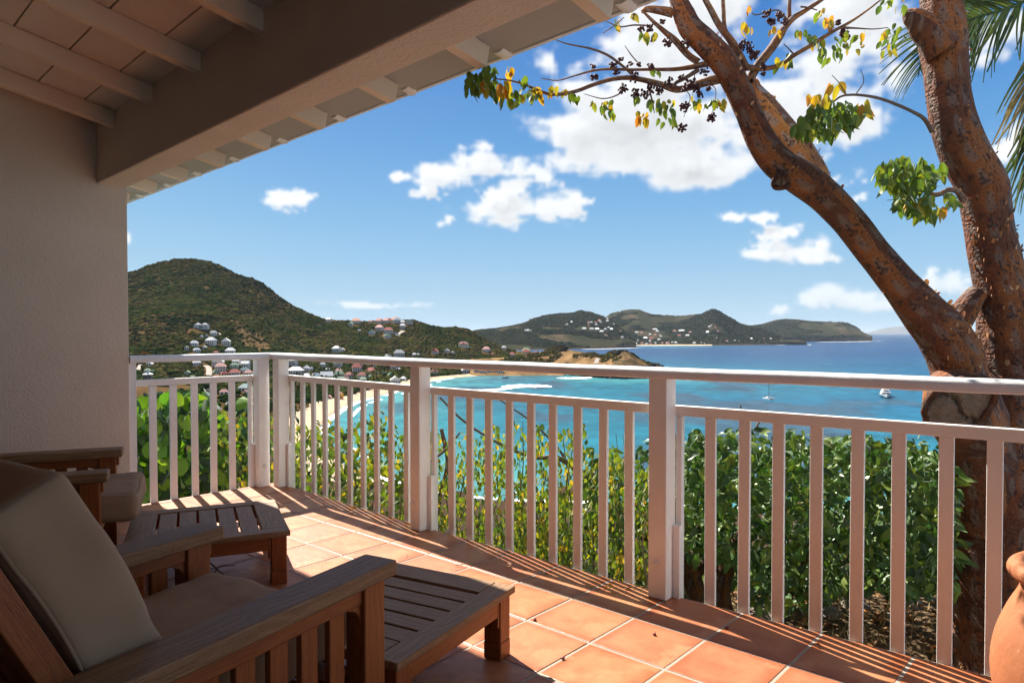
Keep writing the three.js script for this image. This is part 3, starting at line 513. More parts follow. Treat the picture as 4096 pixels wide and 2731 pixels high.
function landH(x, f) {
  const c = coastDist(x, f), u = u0(x, f);
  let h = c < 0 ? SEA + Math.max(c * .12, -6) : SEA + Math.min(c * .07, 1.9) + 2.5 * sstep(20, 120, c) + 5 * sstep(80, 420, c);
  if (c > -30) {
    if (f > 300) {
      const ff = footF1(u), fr = ridgeF1(u), top = EYE + (1331 - skyF1(u)) / FOC * fr - 2;
      if (f > ff) {
        const t = (f - ff) / (fr - ff), k = clamp(t, 0, 1), s = k < 1 ? Math.pow(k, 1.25) * (1 - .22 * Math.sin(Math.PI * k)) + .12 * Math.sin(Math.PI * k) * k : 1 - .6 * Math.min(1, (t - 1) * 1.2) ** 1.5;
        const g = (fbm(x * .008 + 3, f * .004 + 1, 4) - .5) * 26 * Math.sin(Math.PI * clamp(t, 0, 1)) * sstep(0, 80, top - SEA);
        h = Math.max(h, lerp(h, top, s) + g);
      }
      const kn = Math.exp(-(((x + 262) / 120) ** 2 + ((f - 480) / 100) ** 2)); h += 22 * kn * sstep(10, 60, c);   // knoll with the church
    }
    // the slope that the villa stands on
    const e = Math.hypot(x * .9, f), near = -.9 - 25 * sstep(2, 45, e) - 20 * sstep(30, 120, e) - 13 * sstep(90, 235, e);
    const sideways = x < 0 ? sstep(-400, -60, x) : 1;
    if (f < 420) h = Math.max(h, lerp(SEA - 4, near, sideways) + (e > 14 ? (fbm(x * .05, f * .05, 3) - .5) * 5 : 0));
  }
  return h;
}
// headland in front of the far bay
const sky2 = [[1880, 1436], [1960, 1430], [2060, 1424], [2130, 1413], [2190, 1398], [2210, 1386], [2240, 1383], [2258, 1390], [2290, 1400], [2340, 1407], [2380, 1411], [2412, 1420], [2432, 1410], [2448, 1402], [2500, 1400], [2520, 1406], [2550, 1427], [2580, 1443], [2620, 1454], [2644, 1464], [2656, 1478], [2668, 1500]], skyF2 = curve1(sky2);
const ridgeF2 = curve1([[1880, 1080], [2240, 1100], [2412, 1030], [2500, 1000], [2600, 985], [2668, 1010]]), footF2 = curve1([[1880, 1000], [2230, 1012], [2271, 1008], [2379, 940], [2481, 915], [2560, 921], [2603, 927], [2640, 965], [2668, 1000]]);
function headH(x, f) {
  const u = u0(x, f), ff = footF2(u), fr = ridgeF2(u), top = EYE + (1331 - skyF2(u)) / FOC * fr - .6;
  if (u < 1880 || u > 2668) return SEA - 6;
  const t = (f - ff) / (fr - ff), rock = sstep(2240, 2300, u), base = SEA + .5 + 2.6 * (1 - rock);
  const hh = lerp(base + rock * 9, Math.max(top, base + 1), clamp(t, 0, 1) ** .85) + (fbm(x * .04, f * .03, 4) - .5) * 9 * Math.sin(Math.PI * clamp(t, 0, 1));
  if (t < 0) return rock > .3 ? SEA + 9 * rock + t * (fr - ff) * 1.5 - 1 : base + t * (fr - ff) * .12;
  if (t > 1) return Math.max(SEA - 5, top - (t - 1) * (fr - ff) * .55);
  return hh - (t < .06 ? rock * 8 * (1 - t / .06) : 0);
}
function surface(name, us, fs, H, col, mat) {                                                  // height field, finer where it is near
  const nu = us.length, nf = fs.length, pos = new Float32Array(nu * nf * 3), cc = new Float32Array(nu * nf * 3), uv = new Float32Array(nu * nf * 2), idx = [];
  for (let j = 0; j < nf; j++) for (let i = 0; i < nu; i++) {
    const f = fs[j], x = azOf(us[i]) * f, y = H(x, f), o = j * nu + i; pos[o * 3] = x; pos[o * 3 + 1] = y; pos[o * 3 + 2] = -f; uv[o * 2] = x / 10; uv[o * 2 + 1] = f / 10;
    const c = col(x, f, y); cc.set(c, o * 3);
    if (i && j) { const a = o - nu - 1, b = o - nu, d = o - 1; idx.push(a, b, d, b, o, d); }
  }
  const g = new THREE.BufferGeometry(); g.setAttribute('position', new THREE.BufferAttribute(pos, 3)); g.setAttribute('color', new THREE.BufferAttribute(cc, 3)); g.setAttribute('uv', new THREE.BufferAttribute(uv, 2)); g.setIndex(idx); g.computeVertexNormals();
  return structure(name, g, mat);
}
const range = (a, b, s) => { const o = []; for (let x = a; x <= b; x += s) o.push(x); return o; };
const grow = (a, b, k0, k1) => { const o = [a]; while (o[o.length - 1] < b) o.push(o[o.length - 1] + lerp(k0, k1, (o[o.length - 1] - a) / (b - a))); return o; };
const groundBump = tex(256, 256, (u, v) => fbmp(u * 16, v * 16, 16, 5));
M.land = new THREE.MeshLambertMaterial({ vertexColors: true, bumpMap: groundBump, bumpScale: .35 });
const SAND = [.46, .36, .25], DRY = [.14, .085, .033], SOIL = [.075, .045, .022], GREEN = [.03, .038, .009], ROCK = [.04, .033, .029];
const scar = (x, f) => { const u = u0(x, f); const y = 1331 - (landH(x, f) - EYE) / f * FOC, c = curve1([[1270, 930], [1330, 985], [1400, 1040], [1440, 1090]])(y); return y > 1275 && y < 1450 ? sstep(75, 30, Math.abs(u - c) * (y < 1320 ? 2 : 1)) : 0; };
const landCol = (x, f, y) => {
  const c = coastDist(x, f), n = fbm(x * .03, f * .03, 4), n2 = fbm(x * .15 + 7, f * .15, 3);
  if (c < 24 + 9 * (n - .5) && f > 275 && y < SEA + 4 && x < 84) return SAND.map((v) => v * (.92 + .16 * n2) * (c < 3 ? .72 : 1));
  if (y < SEA + 3) return mix3(ROCK, SOIL, n);
  let k = mix3(mix3(SOIL, DRY, n2), GREEN, sstep(.42, .62, n) * .7);
  if (f > 640 && u0(x, f) > 900 && u0(x, f) < 1250) { const s = scar(x, f); if (s > 0) k = mix3(k, mix3(DRY, [.10, .07, .04], .5 + .5 * Math.sin(y * 1.6)), s); }
  return k;
};
surface('hill_slope', range(-400, 2200, 4), grow(300, 1800, 3.2, 6), landH, landCol, M.land);
const nearH = (x, f) => { const h = landH(x, f), r = sstep(.05, .3, x / f); if (f > 11) return h; const n = lerp(-.95 - .3 * (f - 3), -.42 - .05 * (f - 3.4) - .9 * sstep(4.6, 7, f) - .5 * Math.max(0, f - 6), r) + (fbm(x * 2.2, f * 2.2, 4) - .5) * .16; return lerp(n, h, sstep(7, 11, f)); };
surface('near_slope', range(-3200, 5600, 22), grow(1.2, 304, .12, 4.2), nearH, (x, f, y) => { if (f > 14) { const c = landCol(x, f, y); return y > SEA + 5 ? c.map((v, i) => v * [.4, .5, .4][i]) : c; } const n = fbm(x * 3, f * 3, 4), d = fbm(x * 14, f * 14, 2); return mix3(mix3([.07, .045, .028], [.20, .135, .08], n), [.30, .22, .13], sstep(.6, .75, d) * .6); }, M.land);
surface('headland', range(1880, 2670, 3), grow(890, 1200, 2.2, 3), headH, (x, f, y) => {
  const n = fbm(x * .05 + 9, f * .04, 4), n2 = fbm(x * .2, f * .2 + 5, 3), u = u0(x, f), tip = sstep(2400, 2440, u) * sstep(2620, 2540, u), knob = Math.exp(-(((u - 2238) / 34) ** 2)) * sstep(SEA + 26, SEA + 34, y);
  let k = mix3([.25, .15, .068], [.125, .078, .036], sstep(.35, .65, n) * .9); k = mix3(k, [.29, .185, .09], sstep(.55, .7, n2) * .5); k = mix3(k, [.06, .05, .03], tip * sstep(.35, .6, n2) * .8 + knob * .9);
  return y < SEA + 8 && u > 2255 ? mix3(ROCK, [.07, .058, .047], n2) : mix3(k, ROCK, u > 2255 ? sstep(SEA + 12, SEA + 7, y) : 0);
}, M.land);

// far shore across the bay: three hills one behind another
function hill(name, sky, rid, foot, back, u1, u2, opt = {}) {
  const sk = curve1(sky), rf = typeof rid === 'number' ? () => rid : curve1(rid), ff = curve1(foot);
  const H = (x, f) => { const u = u0(x, f), a = ff(u), b = rf(u), top = EYE + (1331 - sk(u)) / FOC * b, t = (f - a) / (b - a); if (t < 0) return SEA + Math.max(-8, t * (b - a) * .1); const k = clamp(t, 0, 1), low = opt.cliff ? opt.cliff(u) : 0, s = k ** (opt.pow ?? 1.15); const g = (fbm(x * .0035 + (opt.seed ?? 0), f * .0018, 5) - .5) * (opt.rough ?? 70) * Math.sin(Math.PI * k); return t <= 1 ? Math.max(SEA + .5, lerp(SEA + 1 + low * sstep(0, .02, t), Math.max(top, SEA), s) + g) : lerp(top, SEA - 8, Math.min(1, (t - 1) * 1.4) ** 1.3); };
  surface(name, range(u1, u2, 3), grow(Math.min(...foot.map((q) => q[1])) - 20, (typeof rid === 'number' ? rid : Math.max(...rid.map((q) => q[1]))) * back, opt.step ?? 12, (opt.step ?? 12) * 2.2), H, (x, f, y) => {
    const n = fbm(x * .006 + 5, f * .004, 5), n2 = fbm(x * .03, f * .02, 3); let k = mix3([.040, .036, .020], [.085, .062, .038], sstep(.45, .66, n)); k = mix3(k, [.024, .03, .015], sstep(.45, .6, n2) * .7); if (opt.tint) k = mix3(k, opt.tint, .5);
    const u = u0(x, f); if (opt.beach && u > opt.beach[0] && u < opt.beach[1] && y < SEA + 4 && f > ff(u) - 6) return SAND;
    return y < SEA + (opt.cliff ? opt.cliff(u) * .9 : 3) ? mix3(ROCK, [.075, .06, .045], n2) : k;
  }, M.far);
  return H;
}
M.far = new THREE.MeshLambertMaterial({ vertexColors: true });
const HB = hill('far_hill', [[2380, 1300], [2443, 1253], [2490, 1241], [2526, 1236.5], [2556, 1237], [2580, 1247], [2609, 1256], [2700, 1264], [2741, 1261], [2789, 1257], [2807, 1258], [2828, 1245], [2848, 1238], [2863, 1238], [2884, 1249], [2920, 1271], [2961, 1291], [3003, 1303], [3050, 1318], [3130, 1350]], [[2380, 4600], [2700, 4500], [2848, 3950], [2961, 3900], [3130, 3800]], [[2380, 3227], [2800, 3240], [2980, 3380], [3130, 3480]], 1.3, 2380, 3130, { seed: 4, rough: 60, beach: [2480, 2850], pow: 1.35 });
const HA = hill('far_hill', [[1700, 1345], [1860, 1332], [1901, 1323], [1961, 1314], [1984, 1313], [2014, 1307], [2086, 1292], [2139, 1274], [2181, 1262], [2246, 1254], [2291, 1252.5], [2327, 1241], [2353, 1248], [2401, 1262], [2443, 1285], [2490, 1320], [2520, 1350], [2545, 1378]], [[1700, 3500], [2250, 3700], [2400, 3500], [2545, 2860]], [[1700, 2350], [2150, 2480], [2290, 2566], [2400, 2640], [2500, 2770], [2545, 2790]], 1.35, 1700, 2546, { seed: 9, cliff: (u) => 14 * sstep(2440, 2500, u) + 3 });
const HC = hill('far_hill', [[2930, 1300], [3003, 1303], [3050, 1294], [3104, 1279], [3139, 1274], [3175, 1275], [3234, 1282], [3317, 1286.6], [3388, 1292], [3412, 1302.6], [3436, 1314.5], [3460, 1335], [3477, 1346], [3490, 1361]], [[2930, 5600], [3300, 5500], [3490, 5050]], [[2930, 4300], [3120, 4500], [3300, 4850], [3440, 4930], [3492, 4936]], 1.2, 2930, 3491, { seed: 2, rough: 90, cliff: () => 32, step: 16 });
const HD = hill('far_point', [[2960, 1362], [3020, 1360], [3120, 1362], [3190, 1359], [3215, 1362], [3226, 1373]], [[2960, 3700], [3226, 3640]], [[2960, 3480], [3226, 3496]], 1.1, 2960, 3227, { seed: 12, rough: 12, cliff: () => 14, step: 6, pow: .8 });
{ // an island on the horizon
  const sk = curve1([[3455, 1333], [3475, 1329], [3531, 1314], [3572, 1308], [3608, 1305], [3650, 1311], [3700, 1309], [3760, 1318], [3830, 1333]]), D = 38000;
  surface('far_island', range(3450, 3835, 3), range(D - 2500, D + 2500, 250), (x, f) => lerp(SEA - 60, EYE + (1331 - sk(u0(x, f))) / FOC * D + (fbm(x * .0008, f * .0008, 3) - .5) * 60, Math.cos((f - D) / 2500 * Math.PI / 2) ** .8), () => [.12, .10, .07], M.far);
}
// the sea: shallow water over sand is turquoise, deep water is blue
{
  const us = [...range(-9000, -1000, 800), ...range(-600, 5200, 12), ...range(5600, 14000, 800)], fs = [...grow(60, 1400, 6, 16), ...grow(1420, 6000, 22, 140), ...grow(6400, 90000, 500, 9000)];
  const m = new THREE.MeshPhysicalMaterial({ vertexColors: true, roughness: .3, ior: 1.33, specularIntensity: .2, bumpMap: tex(512, 512, (u, v) => .6 * fbmp(u * 24, v * 60, 12, 4) + .4 * fbmp(u * 64, v * 90, 16, 3)), bumpScale: .5 });
  const sea = surface('sea', us, fs, () => SEA, (x, f) => {
    const c = f < 1700 && Math.abs(x) < 1600 ? -coastDist(x, f) : 400, d = Math.min(c < 0 ? 0 : c, 400), far = Math.hypot(x * .8, f);
    const n = fbm(x * .011, f * .005 + 3, 4), reef = fbm(x * .02 + 40, f * .012, 5), st = fbm(x * .004, f * .025, 3), wv = fbm(x * .12, f * .5, 2);
    let k = mix3([.075, .27, .27], [.009, .135, .19], sstep(10, 130, d)); k = mix3(k, [.005, .085, .165], sstep(120, 380, d) * .8 + sstep(500, 1100, far) * .2);
    k = mix3(k, [.003, .042, .13], sstep(800, 2400, far)); k = mix3(k, [.0015, .026, .095], sstep(2400, 7000, far));
    const bay = sstep(300, 500, far) * sstep(1500, 1000, far) * sstep(180, -60, x);
    k = mix3(k, [.03, .07, .105], clamp(sstep(.5, .62, reef) * (.75 * sstep(20, 60, d) * sstep(1300, 700, far) + .2), 0, 1));
    k = mix3(k, [.014, .19, .235], bay * sstep(.45, .62, n) * .6);
    if (far > 2500) { const tq = sstep(2380, 2480, u0(x, f)) * sstep(3100, 2700, u0(x, f)) * sstep(2500, 3000, far) * sstep(4000, 3300, far); k = mix3(k, [.012, .13, .22], tq * .7); }
    const g = .84 * (1 + (st - .5) * .6 + (wv - .5) * .9); return k.map((v) => v * g);
  }, m);
  const uv = sea.geometry.attributes.uv; for (let i = 0; i < uv.count; i++) uv.setXY(i, uv.getX(i) / 5, uv.getY(i) / 5);
}
// white water
const foamM = new THREE.MeshStandardMaterial({ color: 0xffffff, roughness: .9, bumpMap: groundBump, bumpScale: .2 });
function foam(name, label, pts, seed, gap = 0) {                                                  // pts: [x, f, half width]
  const pos = [], idx = [], N = 260, cu = new THREE.CatmullRomCurve3(pts.map(([x, f]) => V(x, 0, -f))), ws = curve1(pts.map((p, i) => [i / (pts.length - 1), p[2]]));
  for (let i = 0; i <= N; i++) { const t = i / N, p = cu.getPoint(t), d = cu.getTangent(t), n = V(d.z, 0, -d.x), w = ws(t); for (let k = 0; k <= 6; k++) { const s = k / 3 - 1, ed = w * (.45 + 1.1 * fbm(t * 34 + seed, Math.sign(s) * 2 + seed, 4)); pos.push(p.x + n.x * ed * s, SEA + .06 + .5 * Math.min(1, w / 10) * (1 - s * s) * fbm(t * 40, s * 3 + seed, 3), p.z + n.z * ed * s); } }
  for (let i = 0; i < N; i++) { if (gap && fbm(i * .09 + seed, seed, 3) < gap) continue; for (let k = 0; k < 6; k++) { const a = i * 7 + k; idx.push(a, a + 7, a + 1, a + 1, a + 7, a + 8); } }
  const g = new THREE.BufferGeometry(); g.setAttribute('position', new THREE.Float32BufferAttribute(pos, 3)); g.setIndex(idx); g.computeVertexNormals(); g.setAttribute('uv', new THREE.Float32BufferAttribute(new Float32Array(pos.length / 3 * 2).map((_, i) => pos[(i >> 1) * 3 + (i & 1) * 2] / 6), 2));
  const m = new THREE.Mesh(g, foamM); m.name = numbered('breaking_wave'); m.userData.kind = 'stuff'; tag(m, label, 'surf'); scene.add(m);
}
const sF1 = (px, py) => { const p = onY(px, py, SEA); return [p.x, -p.z]; };
foam('w', 'large white breaking wave in the middle of the bay', [[...sF1(2032, 1552), 2], [...sF1(2060, 1547), 16], [...sF1(2110, 1543), 22], [...sF1(2160, 1544), 14], [...sF1(2200, 1548), 2]], 1);
foam('w', 'long thin line of foam left of the large breaking wave', [[...sF1(1868, 1563), 3], [...sF1(1920, 1561), 9], [...sF1(1980, 1558), 8], [...sF1(2040, 1553), 5]], 2);
foam('w', 'white breaking wave below the headland rocks', [[...sF1(2226, 1512), 2], [...sF1(2260, 1512), 13], [...sF1(2310, 1512), 15], [...sF1(2370, 1508), 4]], 3);
const along = (i0, i1, d, w) => { const o = []; for (let i = i0; i <= i1; i++) { const [ax, af] = coast[i - 1], [bx, bf] = coast[i + 1], l = Math.hypot(bx - ax, bf - af); o.push([coast[i][0] + (bf - af) / l * d, coast[i][1] - (bx - ax) / l * d, w * (.7 + .6 * hash2(i, 3))]); } return o; };
foam('w', 'white shore break along the curving beach', along(6, 13, 3, 2.6), 4, .3); foam('w', 'second line of surf running beside the beach', along(7, 12, 15, 1.5), 5, .46); foam('w', 'surf at the foot of the slope seen through the shrubs', along(2, 6, 4, 1.8), 6, .4);
foam('w', 'outer surf line seen through the shrubs', along(2, 6, 15, 1.1), 10, .5);
foam('w', 'foam at the foot of the headland rocks', along(17, 20, 3, 1.5), 7, .42);
foam('w', 'line of foam under the rocky point across the bay', [[...sF1(2300, 1395.5), 4], [...sF1(2380, 1396), 14], [...sF1(2450, 1394), 10], [...sF1(2555, 1391), 12]], 8);
foam('w', 'thin surf along the far headland cliffs', [[...sF1(3110, 1379.5), 8], [...sF1(3225, 1378), 20], [...sF1(3240, 1379), 4]], 9);
foam('w', 'surf at the tip of the far headland', [[...sF1(3270, 1368), 14], [...sF1(3380, 1367), 22], [...sF1(3495, 1365), 26], [...sF1(3525, 1364.5), 8]], 11);

// scrub and trees on the hills: too many to count
const lump = (seed, sq = .8) => { const g = new THREE.IcosahedronGeometry(1, 1), p = g.attributes.position; for (let i = 0; i < p.count; i++) { const x = p.getX(i), y = p.getY(i), z = p.getZ(i), k = .72 + .55 * noise3(x * 2.2 + seed * 9, y * 2.2 + seed, z * 2.2); p.setXYZ(i, x * k, y * k * sq, z * k); } g.deleteAttribute('uv'); g.deleteAttribute('normal'); const q = mergeVertices(g, 1e-4); q.computeVertexNormals(); return q; };
M.scrub = new THREE.MeshLambertMaterial({ color: 0xffffff });
const SCRUB = [[.022, .033, .008], [.032, .042, .009], [.044, .049, .011], [.060, .054, .014], [.078, .056, .020], [.017, .026, .009]];
function scatter(name, count, uR, fR, H, size, ok, geo, cols = SCRUB, hazeTint) {
  const list = [], colors = []; let tries = 0;
  while (list.length < count && tries++ < count * 6) {
    const u = rr(...uR), f = Math.sqrt(rr(fR[0] ** 2, fR[1] ** 2)), x = azOf(u) * f, y = H(x, f), s = ok(x, f, y, u); if (!s) continue;
    const k = size[0] + (size[1] - size[0]) * rnd() ** 2.6; list.push(M4(V(x, y + k * .28, -f), quat(0, rr(0, 6.3), 0), V(k * rr(.8, 1.3), k * rr(.6, 1.1), k * rr(.8, 1.3)).multiplyScalar(s)));
    const c = cols[Math.min(cols.length - 1, Math.floor((fbm(x * .02, f * .02, 3) * 1.5 - .25 + rr(-.25, .25)) * cols.length)) < 0 ? 0 : Math.min(cols.length - 1, Math.max(0, Math.floor((fbm(x * .02, f * .02, 3) * 1.5 - .25 + rr(-.25, .25)) * cols.length)))], b = rr(.7, 1.35); colors.push(new THREE.Color().setRGB(c[0] * b, c[1] * b, c[2] * b));
  }
  return stuff(name, geo, M.scrub, list, null, colors);
}
const houses = [], roads = [];
const clearOf = (x, f) => { for (const h of houses) if (Math.abs(h.x - x) < h.r && f > h.f - h.r * 2.6 && f < h.f + h.r * 1.1) return false; for (const r of roads) if (Math.hypot(r[0] - x, r[1] - f) < r[2]) return false; return true; };

// ---------------------------------------------------------------- houses
const RC = { white: [.72, .70, .66], grey: [.36, .36, .36], green: [.15, .27, .15], 'pale green': [.36, .46, .30], teal: [.16, .26, .25], red: [.40, .075, .05], 'dark red': [.26, .045, .03], pink: [.55, .26, .21], orange: [.52, .20, .10], brown: [.25, .14, .09] };
const roofMats = Object.fromEntries(Object.entries(RC).map(([k, c]) => [k, std(c, .75)])), wallM = std([.54, .52, .49], .9), wallY = std([.66, .52, .28], .85), wallFar = std([.42, .41, .39], .9), wallDk = std([.16, .15, .14], .85), glassM = std([.03, .04, .05], .25), stoneM = std([.10, .085, .068], .95);
const GEO = {
  hip: (() => { const v = [[-.5, 0, -.5], [.5, 0, -.5], [.5, 0, .5], [-.5, 0, .5], [-.22, 1, 0], [.22, 1, 0]], f = [[0, 4, 5], [0, 5, 1], [1, 5, 2], [2, 5, 4], [2, 4, 3], [3, 4, 0], [0, 1, 2], [0, 2, 3]]; return fromFaces(v, f); })(),
  pyramid: (() => { const v = [[-.5, 0, -.5], [.5, 0, -.5], [.5, 0, .5], [-.5, 0, .5], [0, 1, 0]], f = [[0, 4, 1], [1, 4, 2], [2, 4, 3], [3, 4, 0], [0, 1, 2], [0, 2, 3]]; return fromFaces(v, f); })(),
  gable: (() => { const v = [[-.5, 0, -.5], [.5, 0, -.5], [.5, 0, .5], [-.5, 0, .5], [0, 1, -.5], [0, 1, .5]], f = [[0, 4, 1], [3, 2, 5], [1, 4, 5], [1, 5, 2], [0, 3, 5], [0, 5, 4], [0, 1, 2], [0, 2, 3]]; return fromFaces(v, f); })(),
  box: new THREE.BoxGeometry(1, 1, 1).translate(0, .5, 0),
};
function fromFaces(v, f) { const p = []; f.forEach((t) => t.forEach((i) => p.push(...v[i]))); const g = new THREE.BufferGeometry(); g.setAttribute('position', new THREE.Float32BufferAttribute(p, 3)); g.computeVertexNormals(); g.setAttribute('uv', new THREE.Float32BufferAttribute(new Float32Array(p.length / 3 * 2), 2)); return g; }
const NTH = ['first', 'second', 'third', 'fourth', 'fifth', 'sixth', 'seventh', 'eighth', 'ninth', 'tenth', 'eleventh', 'twelfth', 'thirteenth', 'fourteenth', 'fifteenth', 'sixteenth', 'seventeenth', 'eighteenth', 'nineteenth', 'twentieth'];
const march = (px, py, H, f0, f1) => { const d = ray(px, py); let prev = null; for (let f = f0; f < f1; f += 3) { const x = d.x / -d.z * f, y = EYE + d.y / -d.z * f; if (H(x, f) >= y) return f; prev = f; } return null; };
const Hm = (x, f) => Math.max(landH(x, f), headH(x, f));
function place(px, py, w, H, f0, f1, fallback) { const f = march(px, py + w * .2, H, f0, f1) ?? fallback; const x = azOf(px) * f; return { x, f, y: H(x, f) }; }
// [px, py, width px, roof, shape, storeys, zone]
const HL = `853 1336 30 grey hip 1 s|805 1347 15 grey pyramid 1 s|825 1347 15 grey pyramid 1 s|843 1374 44 white hip 2 s|775 1378 34 white hip 1 s|903 1374 38 white gable 2 s|745 1396 20 white gable 2 s|920 1408 40 white hip 1 s|816 1393 20 white gable 2 s|786 1403 30 white hip 1 s|863 1414 24 red hip 1 s|
597 1459 28 white gable 1 v|588 1485 28 pale-green hip 1 v|610 1487 16 pale-green pyramid 1 v|747 1492 24 pale-green gable 1 v|767 1509 18 pale-green gable 1 v|880 1478 48 pink hip 2 v|870 1459 50 white gable 2 v|936 1470 34 green hip 2 v|981 1464 36 white gable 2 v|897 1503 34 red hip 2 v|936 1502 48 red hip 2 v|992 1495 38 pink hip 1 v|860 1493 24 green pyramid 1 v|944 1453 34 white hip 2 v|865 1513 30 orange hip 1 v|977 1485 38 teal hip 1 v|936 1474 22 green pyramid 1 v|785 1455 34 white hip 1 v|
980 1556 54 teal hip 1 w|893 1574 38 pink hip 1 w|911 1618 24 white hip 1 w|832 1569 28 brown hip 1 w|984 1571 26 pink hip 1 w|700 1575 36 red hip 1 w|
1315 1281 24 white gable 1 r|1424 1279 42 orange hip 1 r|1402 1301 22 pale-green gable 2 r|1480 1279 18 orange hip 1 r|1517 1285 30 red hip 1 r|1555 1284 28 red hip 1 r|1544 1276 30 pink hip 1 r|1583 1277 40 orange hip 1 r|1587 1286 34 white hip 2 r|1638 1289 34 grey box 2 r|1610 1291 22 white hip 1 r|1610 1309 26 white hip 2 r|1518 1316 36 pink hip 2 r|1553 1326 42 red hip 2 r|1486 1333 30 teal pyramid 1 r|1550 1346 34 green pyramid 1 r|1437 1324 13 white gable 1 r|1584 1334 18 white box 1 r|
1345 1403 34 white hip 2 f|1370 1403 18 white pyramid 2 f|1596 1419 50 grey hip 2 f|1546 1426 18 white pyramid 1 f|1559 1426 14 white pyramid 1 f|1656 1420 18 white hip 1 f|1672 1420 14 white hip 1 f|1739 1408 32 red gable 1 f|1787 1409 24 white gable 2 f|1812 1412 16 white gable 1 f|1945 1400 34 pink hip 1 f|1969 1417 14 red hip 1 f|1720 1444 22 white box 1 f|
1169 1452 42 white hip 2 b|1182 1489 66 white hip 2 b|1225 1480 30 white pyramid 2 b|1246 1480 18 white pyramid 2 b|1351 1460 36 green hip 2 b|1439 1462 26 green pyramid 2 b|1457 1459 18 green pyramid 2 b|1427 1478 44 red hip 2 b|1480 1486 38 red hip 1 b|1487 1478 24 dark-red hip 1 b|1576 1467 40 red hip 1 b|1540 1462 16 pink hip 1 b|1353 1488 36 pink hip 1 b|1323 1500 36 pale-green hip 1 b|1355 1498 40 green hip 1 b|1225 1509 40 white hip 1 b|1263 1509 44 white hip 1 b|1305 1515 52 white gable 2 b|1347 1516 30 teal hip 1 b|1395 1508 36 dark-red hip 2 b|1448 1511 42 dark-red hip 2 b|1455 1502 28 orange hip 1 b|1476 1509 26 pale-green hip 1 b|1450 1521 34 pale-green hip 1 b|1360 1525 52 pale-green hip 1 b|1327 1524 26 pale-green pyramid 1 b|1380 1518 32 pink hip 1 b|1508 1498 20 green pyramid 1 b|1534 1495 22 green pyramid 1 b|1562 1502 26 green pyramid 1 b|1580 1524 46 white gable 1 b|1612 1517 28 white hip 1 b|1498 1542 28 grey pyramid 1 b|1478 1544 22 grey pyramid 1 b|1524 1538 24 grey pyramid 1 b|1419 1536 18 red hip 1 b|1592 1480 24 white hip 1 b|1500 1460 24 grey hip 1 b|1290 1460 26 grey hip 1 b|1310 1478 20 white hip 1 b|
1314 1590 22 pink gable 1 c|1738 1490 34 orange hip 1 c|1863 1483 38 white gable 1 c|1903 1483 26 pink gable 1 c|1930 1486 30 red hip 1 c|1955 1484 22 red hip 1 c|2000 1484 32 white hip 1 c|1975 1481 14 white hip 1 c|
2049 1419 24 red hip 1 n|2105 1409 34 red hip 1 n|2015 1387 22 white hip 1 n|2105 1390 40 green hip 1 n|2146 1388 16 pink hip 1 n`;
const ZONE = { s: 'climbing the spur of the big hill', v: 'in the valley seen above the left middle rail', w: 'below the left middle rail behind the broad-leaved shrub', r: 'on the ridge right of the big hill', f: 'at the wooded foot of the ridge', b: 'in the village between the railing posts', c: 'right behind the bay beach', n: 'on the neck of land before the headland', h: 'on the hillside across the bay', q: 'behind the far beach', p: 'below the dark pointed hill across the bay', k: 'on the skyline across the bay' };
const far = [];
{ const A = `535,455,22 660,460,20 740,460,20 610,360,16 650,355,12 715,355,14 795,355,14 775,330,16 900,335,14 900,300,12 1060,268,12 1035,271,10 725,395,12 600,400,12 810,500,20 880,560,14 920,440,12 870,465,14 965,465,14 1080,420,16 1140,385,14 1160,350,14 1000,385,10 1110,490,9 1140,590,12 270,385,10 340,350,10 250,392,8`, B = `1360,512,18 1440,520,14 1650,462,22 1685,495,16 1570,545,14 1650,550,16 1495,600,22 1590,608,22 1740,575,14 1250,655,12 1280,635,10 1380,640,10 1570,650,14 1450,685,16 1340,685,16 1580,690,12 1650,685,14 1850,680,18 1920,670,10 1975,675,16 2265,680,16 1955,490,18 2065,480,26 2030,560,18 2160,560,20 2200,510,14 1720,625,12 1230,575,10 1520,695,14 1770,680,12 1700,626,8 1720,545,9`;
  const rc = ['white', 'white', 'pale-green', 'pink', 'white', 'red', 'white', 'orange'];
  A.split(' ').forEach((q, i) => { const [x, y, w] = q.split(',').map(Number); far.push([2200 + x / 3.92, 1200 + y / 3.92, w * .85, rc[i % 8], 'hip', 1, 'h', 0]); });
  B.split(' ').forEach((q, i) => { const [x, y, w] = q.split(',').map(Number); far.push([2200 + x / 3.92, 1200 + y / 3.92, w * .85, rc[(i * 3) % 8], 'hip', 1, 'q', 1]); });
  `100,285,26 160,292,22 80,340,34 190,330,24 20,450,20 50,458,14 175,402,16 285,437,24 365,427,18 410,427,14 540,408,22 670,408,18 740,410,24 120,270,14`.split(' ').forEach((q, i) => { const [x, y, w] = q.split(',').map(Number); far.push([2800 + x / 2.613, 1200 + y / 2.613, w / 2.613 * 1.05, rc[(i * 5) % 8], 'hip', 1, 'p', 1]); });
  [[2105, 1324, 14, 'white', 'gable'], [2114, 1324, 12, 'white', 'gable'], [2123, 1325, 10, 'white', 'gable']].forEach((q) => far.push([...q, 1, 'h', 0])); [[2744, 1261, 10], [2760, 1258, 12], [2778, 1257, 12], [2406, 1258, 8], [2437, 1251, 9], [2480, 1246, 8]].forEach(([x, y, w]) => far.push([x, y + 1, w * .7, 'white', 'hip', 1, 'k', x > 2420 ? 1 : 0]));
}
const all = [...HL.split('|').map((s) => { const q = s.trim().split(' '); return [+q[0], +q[1], +q[2], q[3].replace('-', ' '), q[4], +q[5], q[6]]; }), ...far];
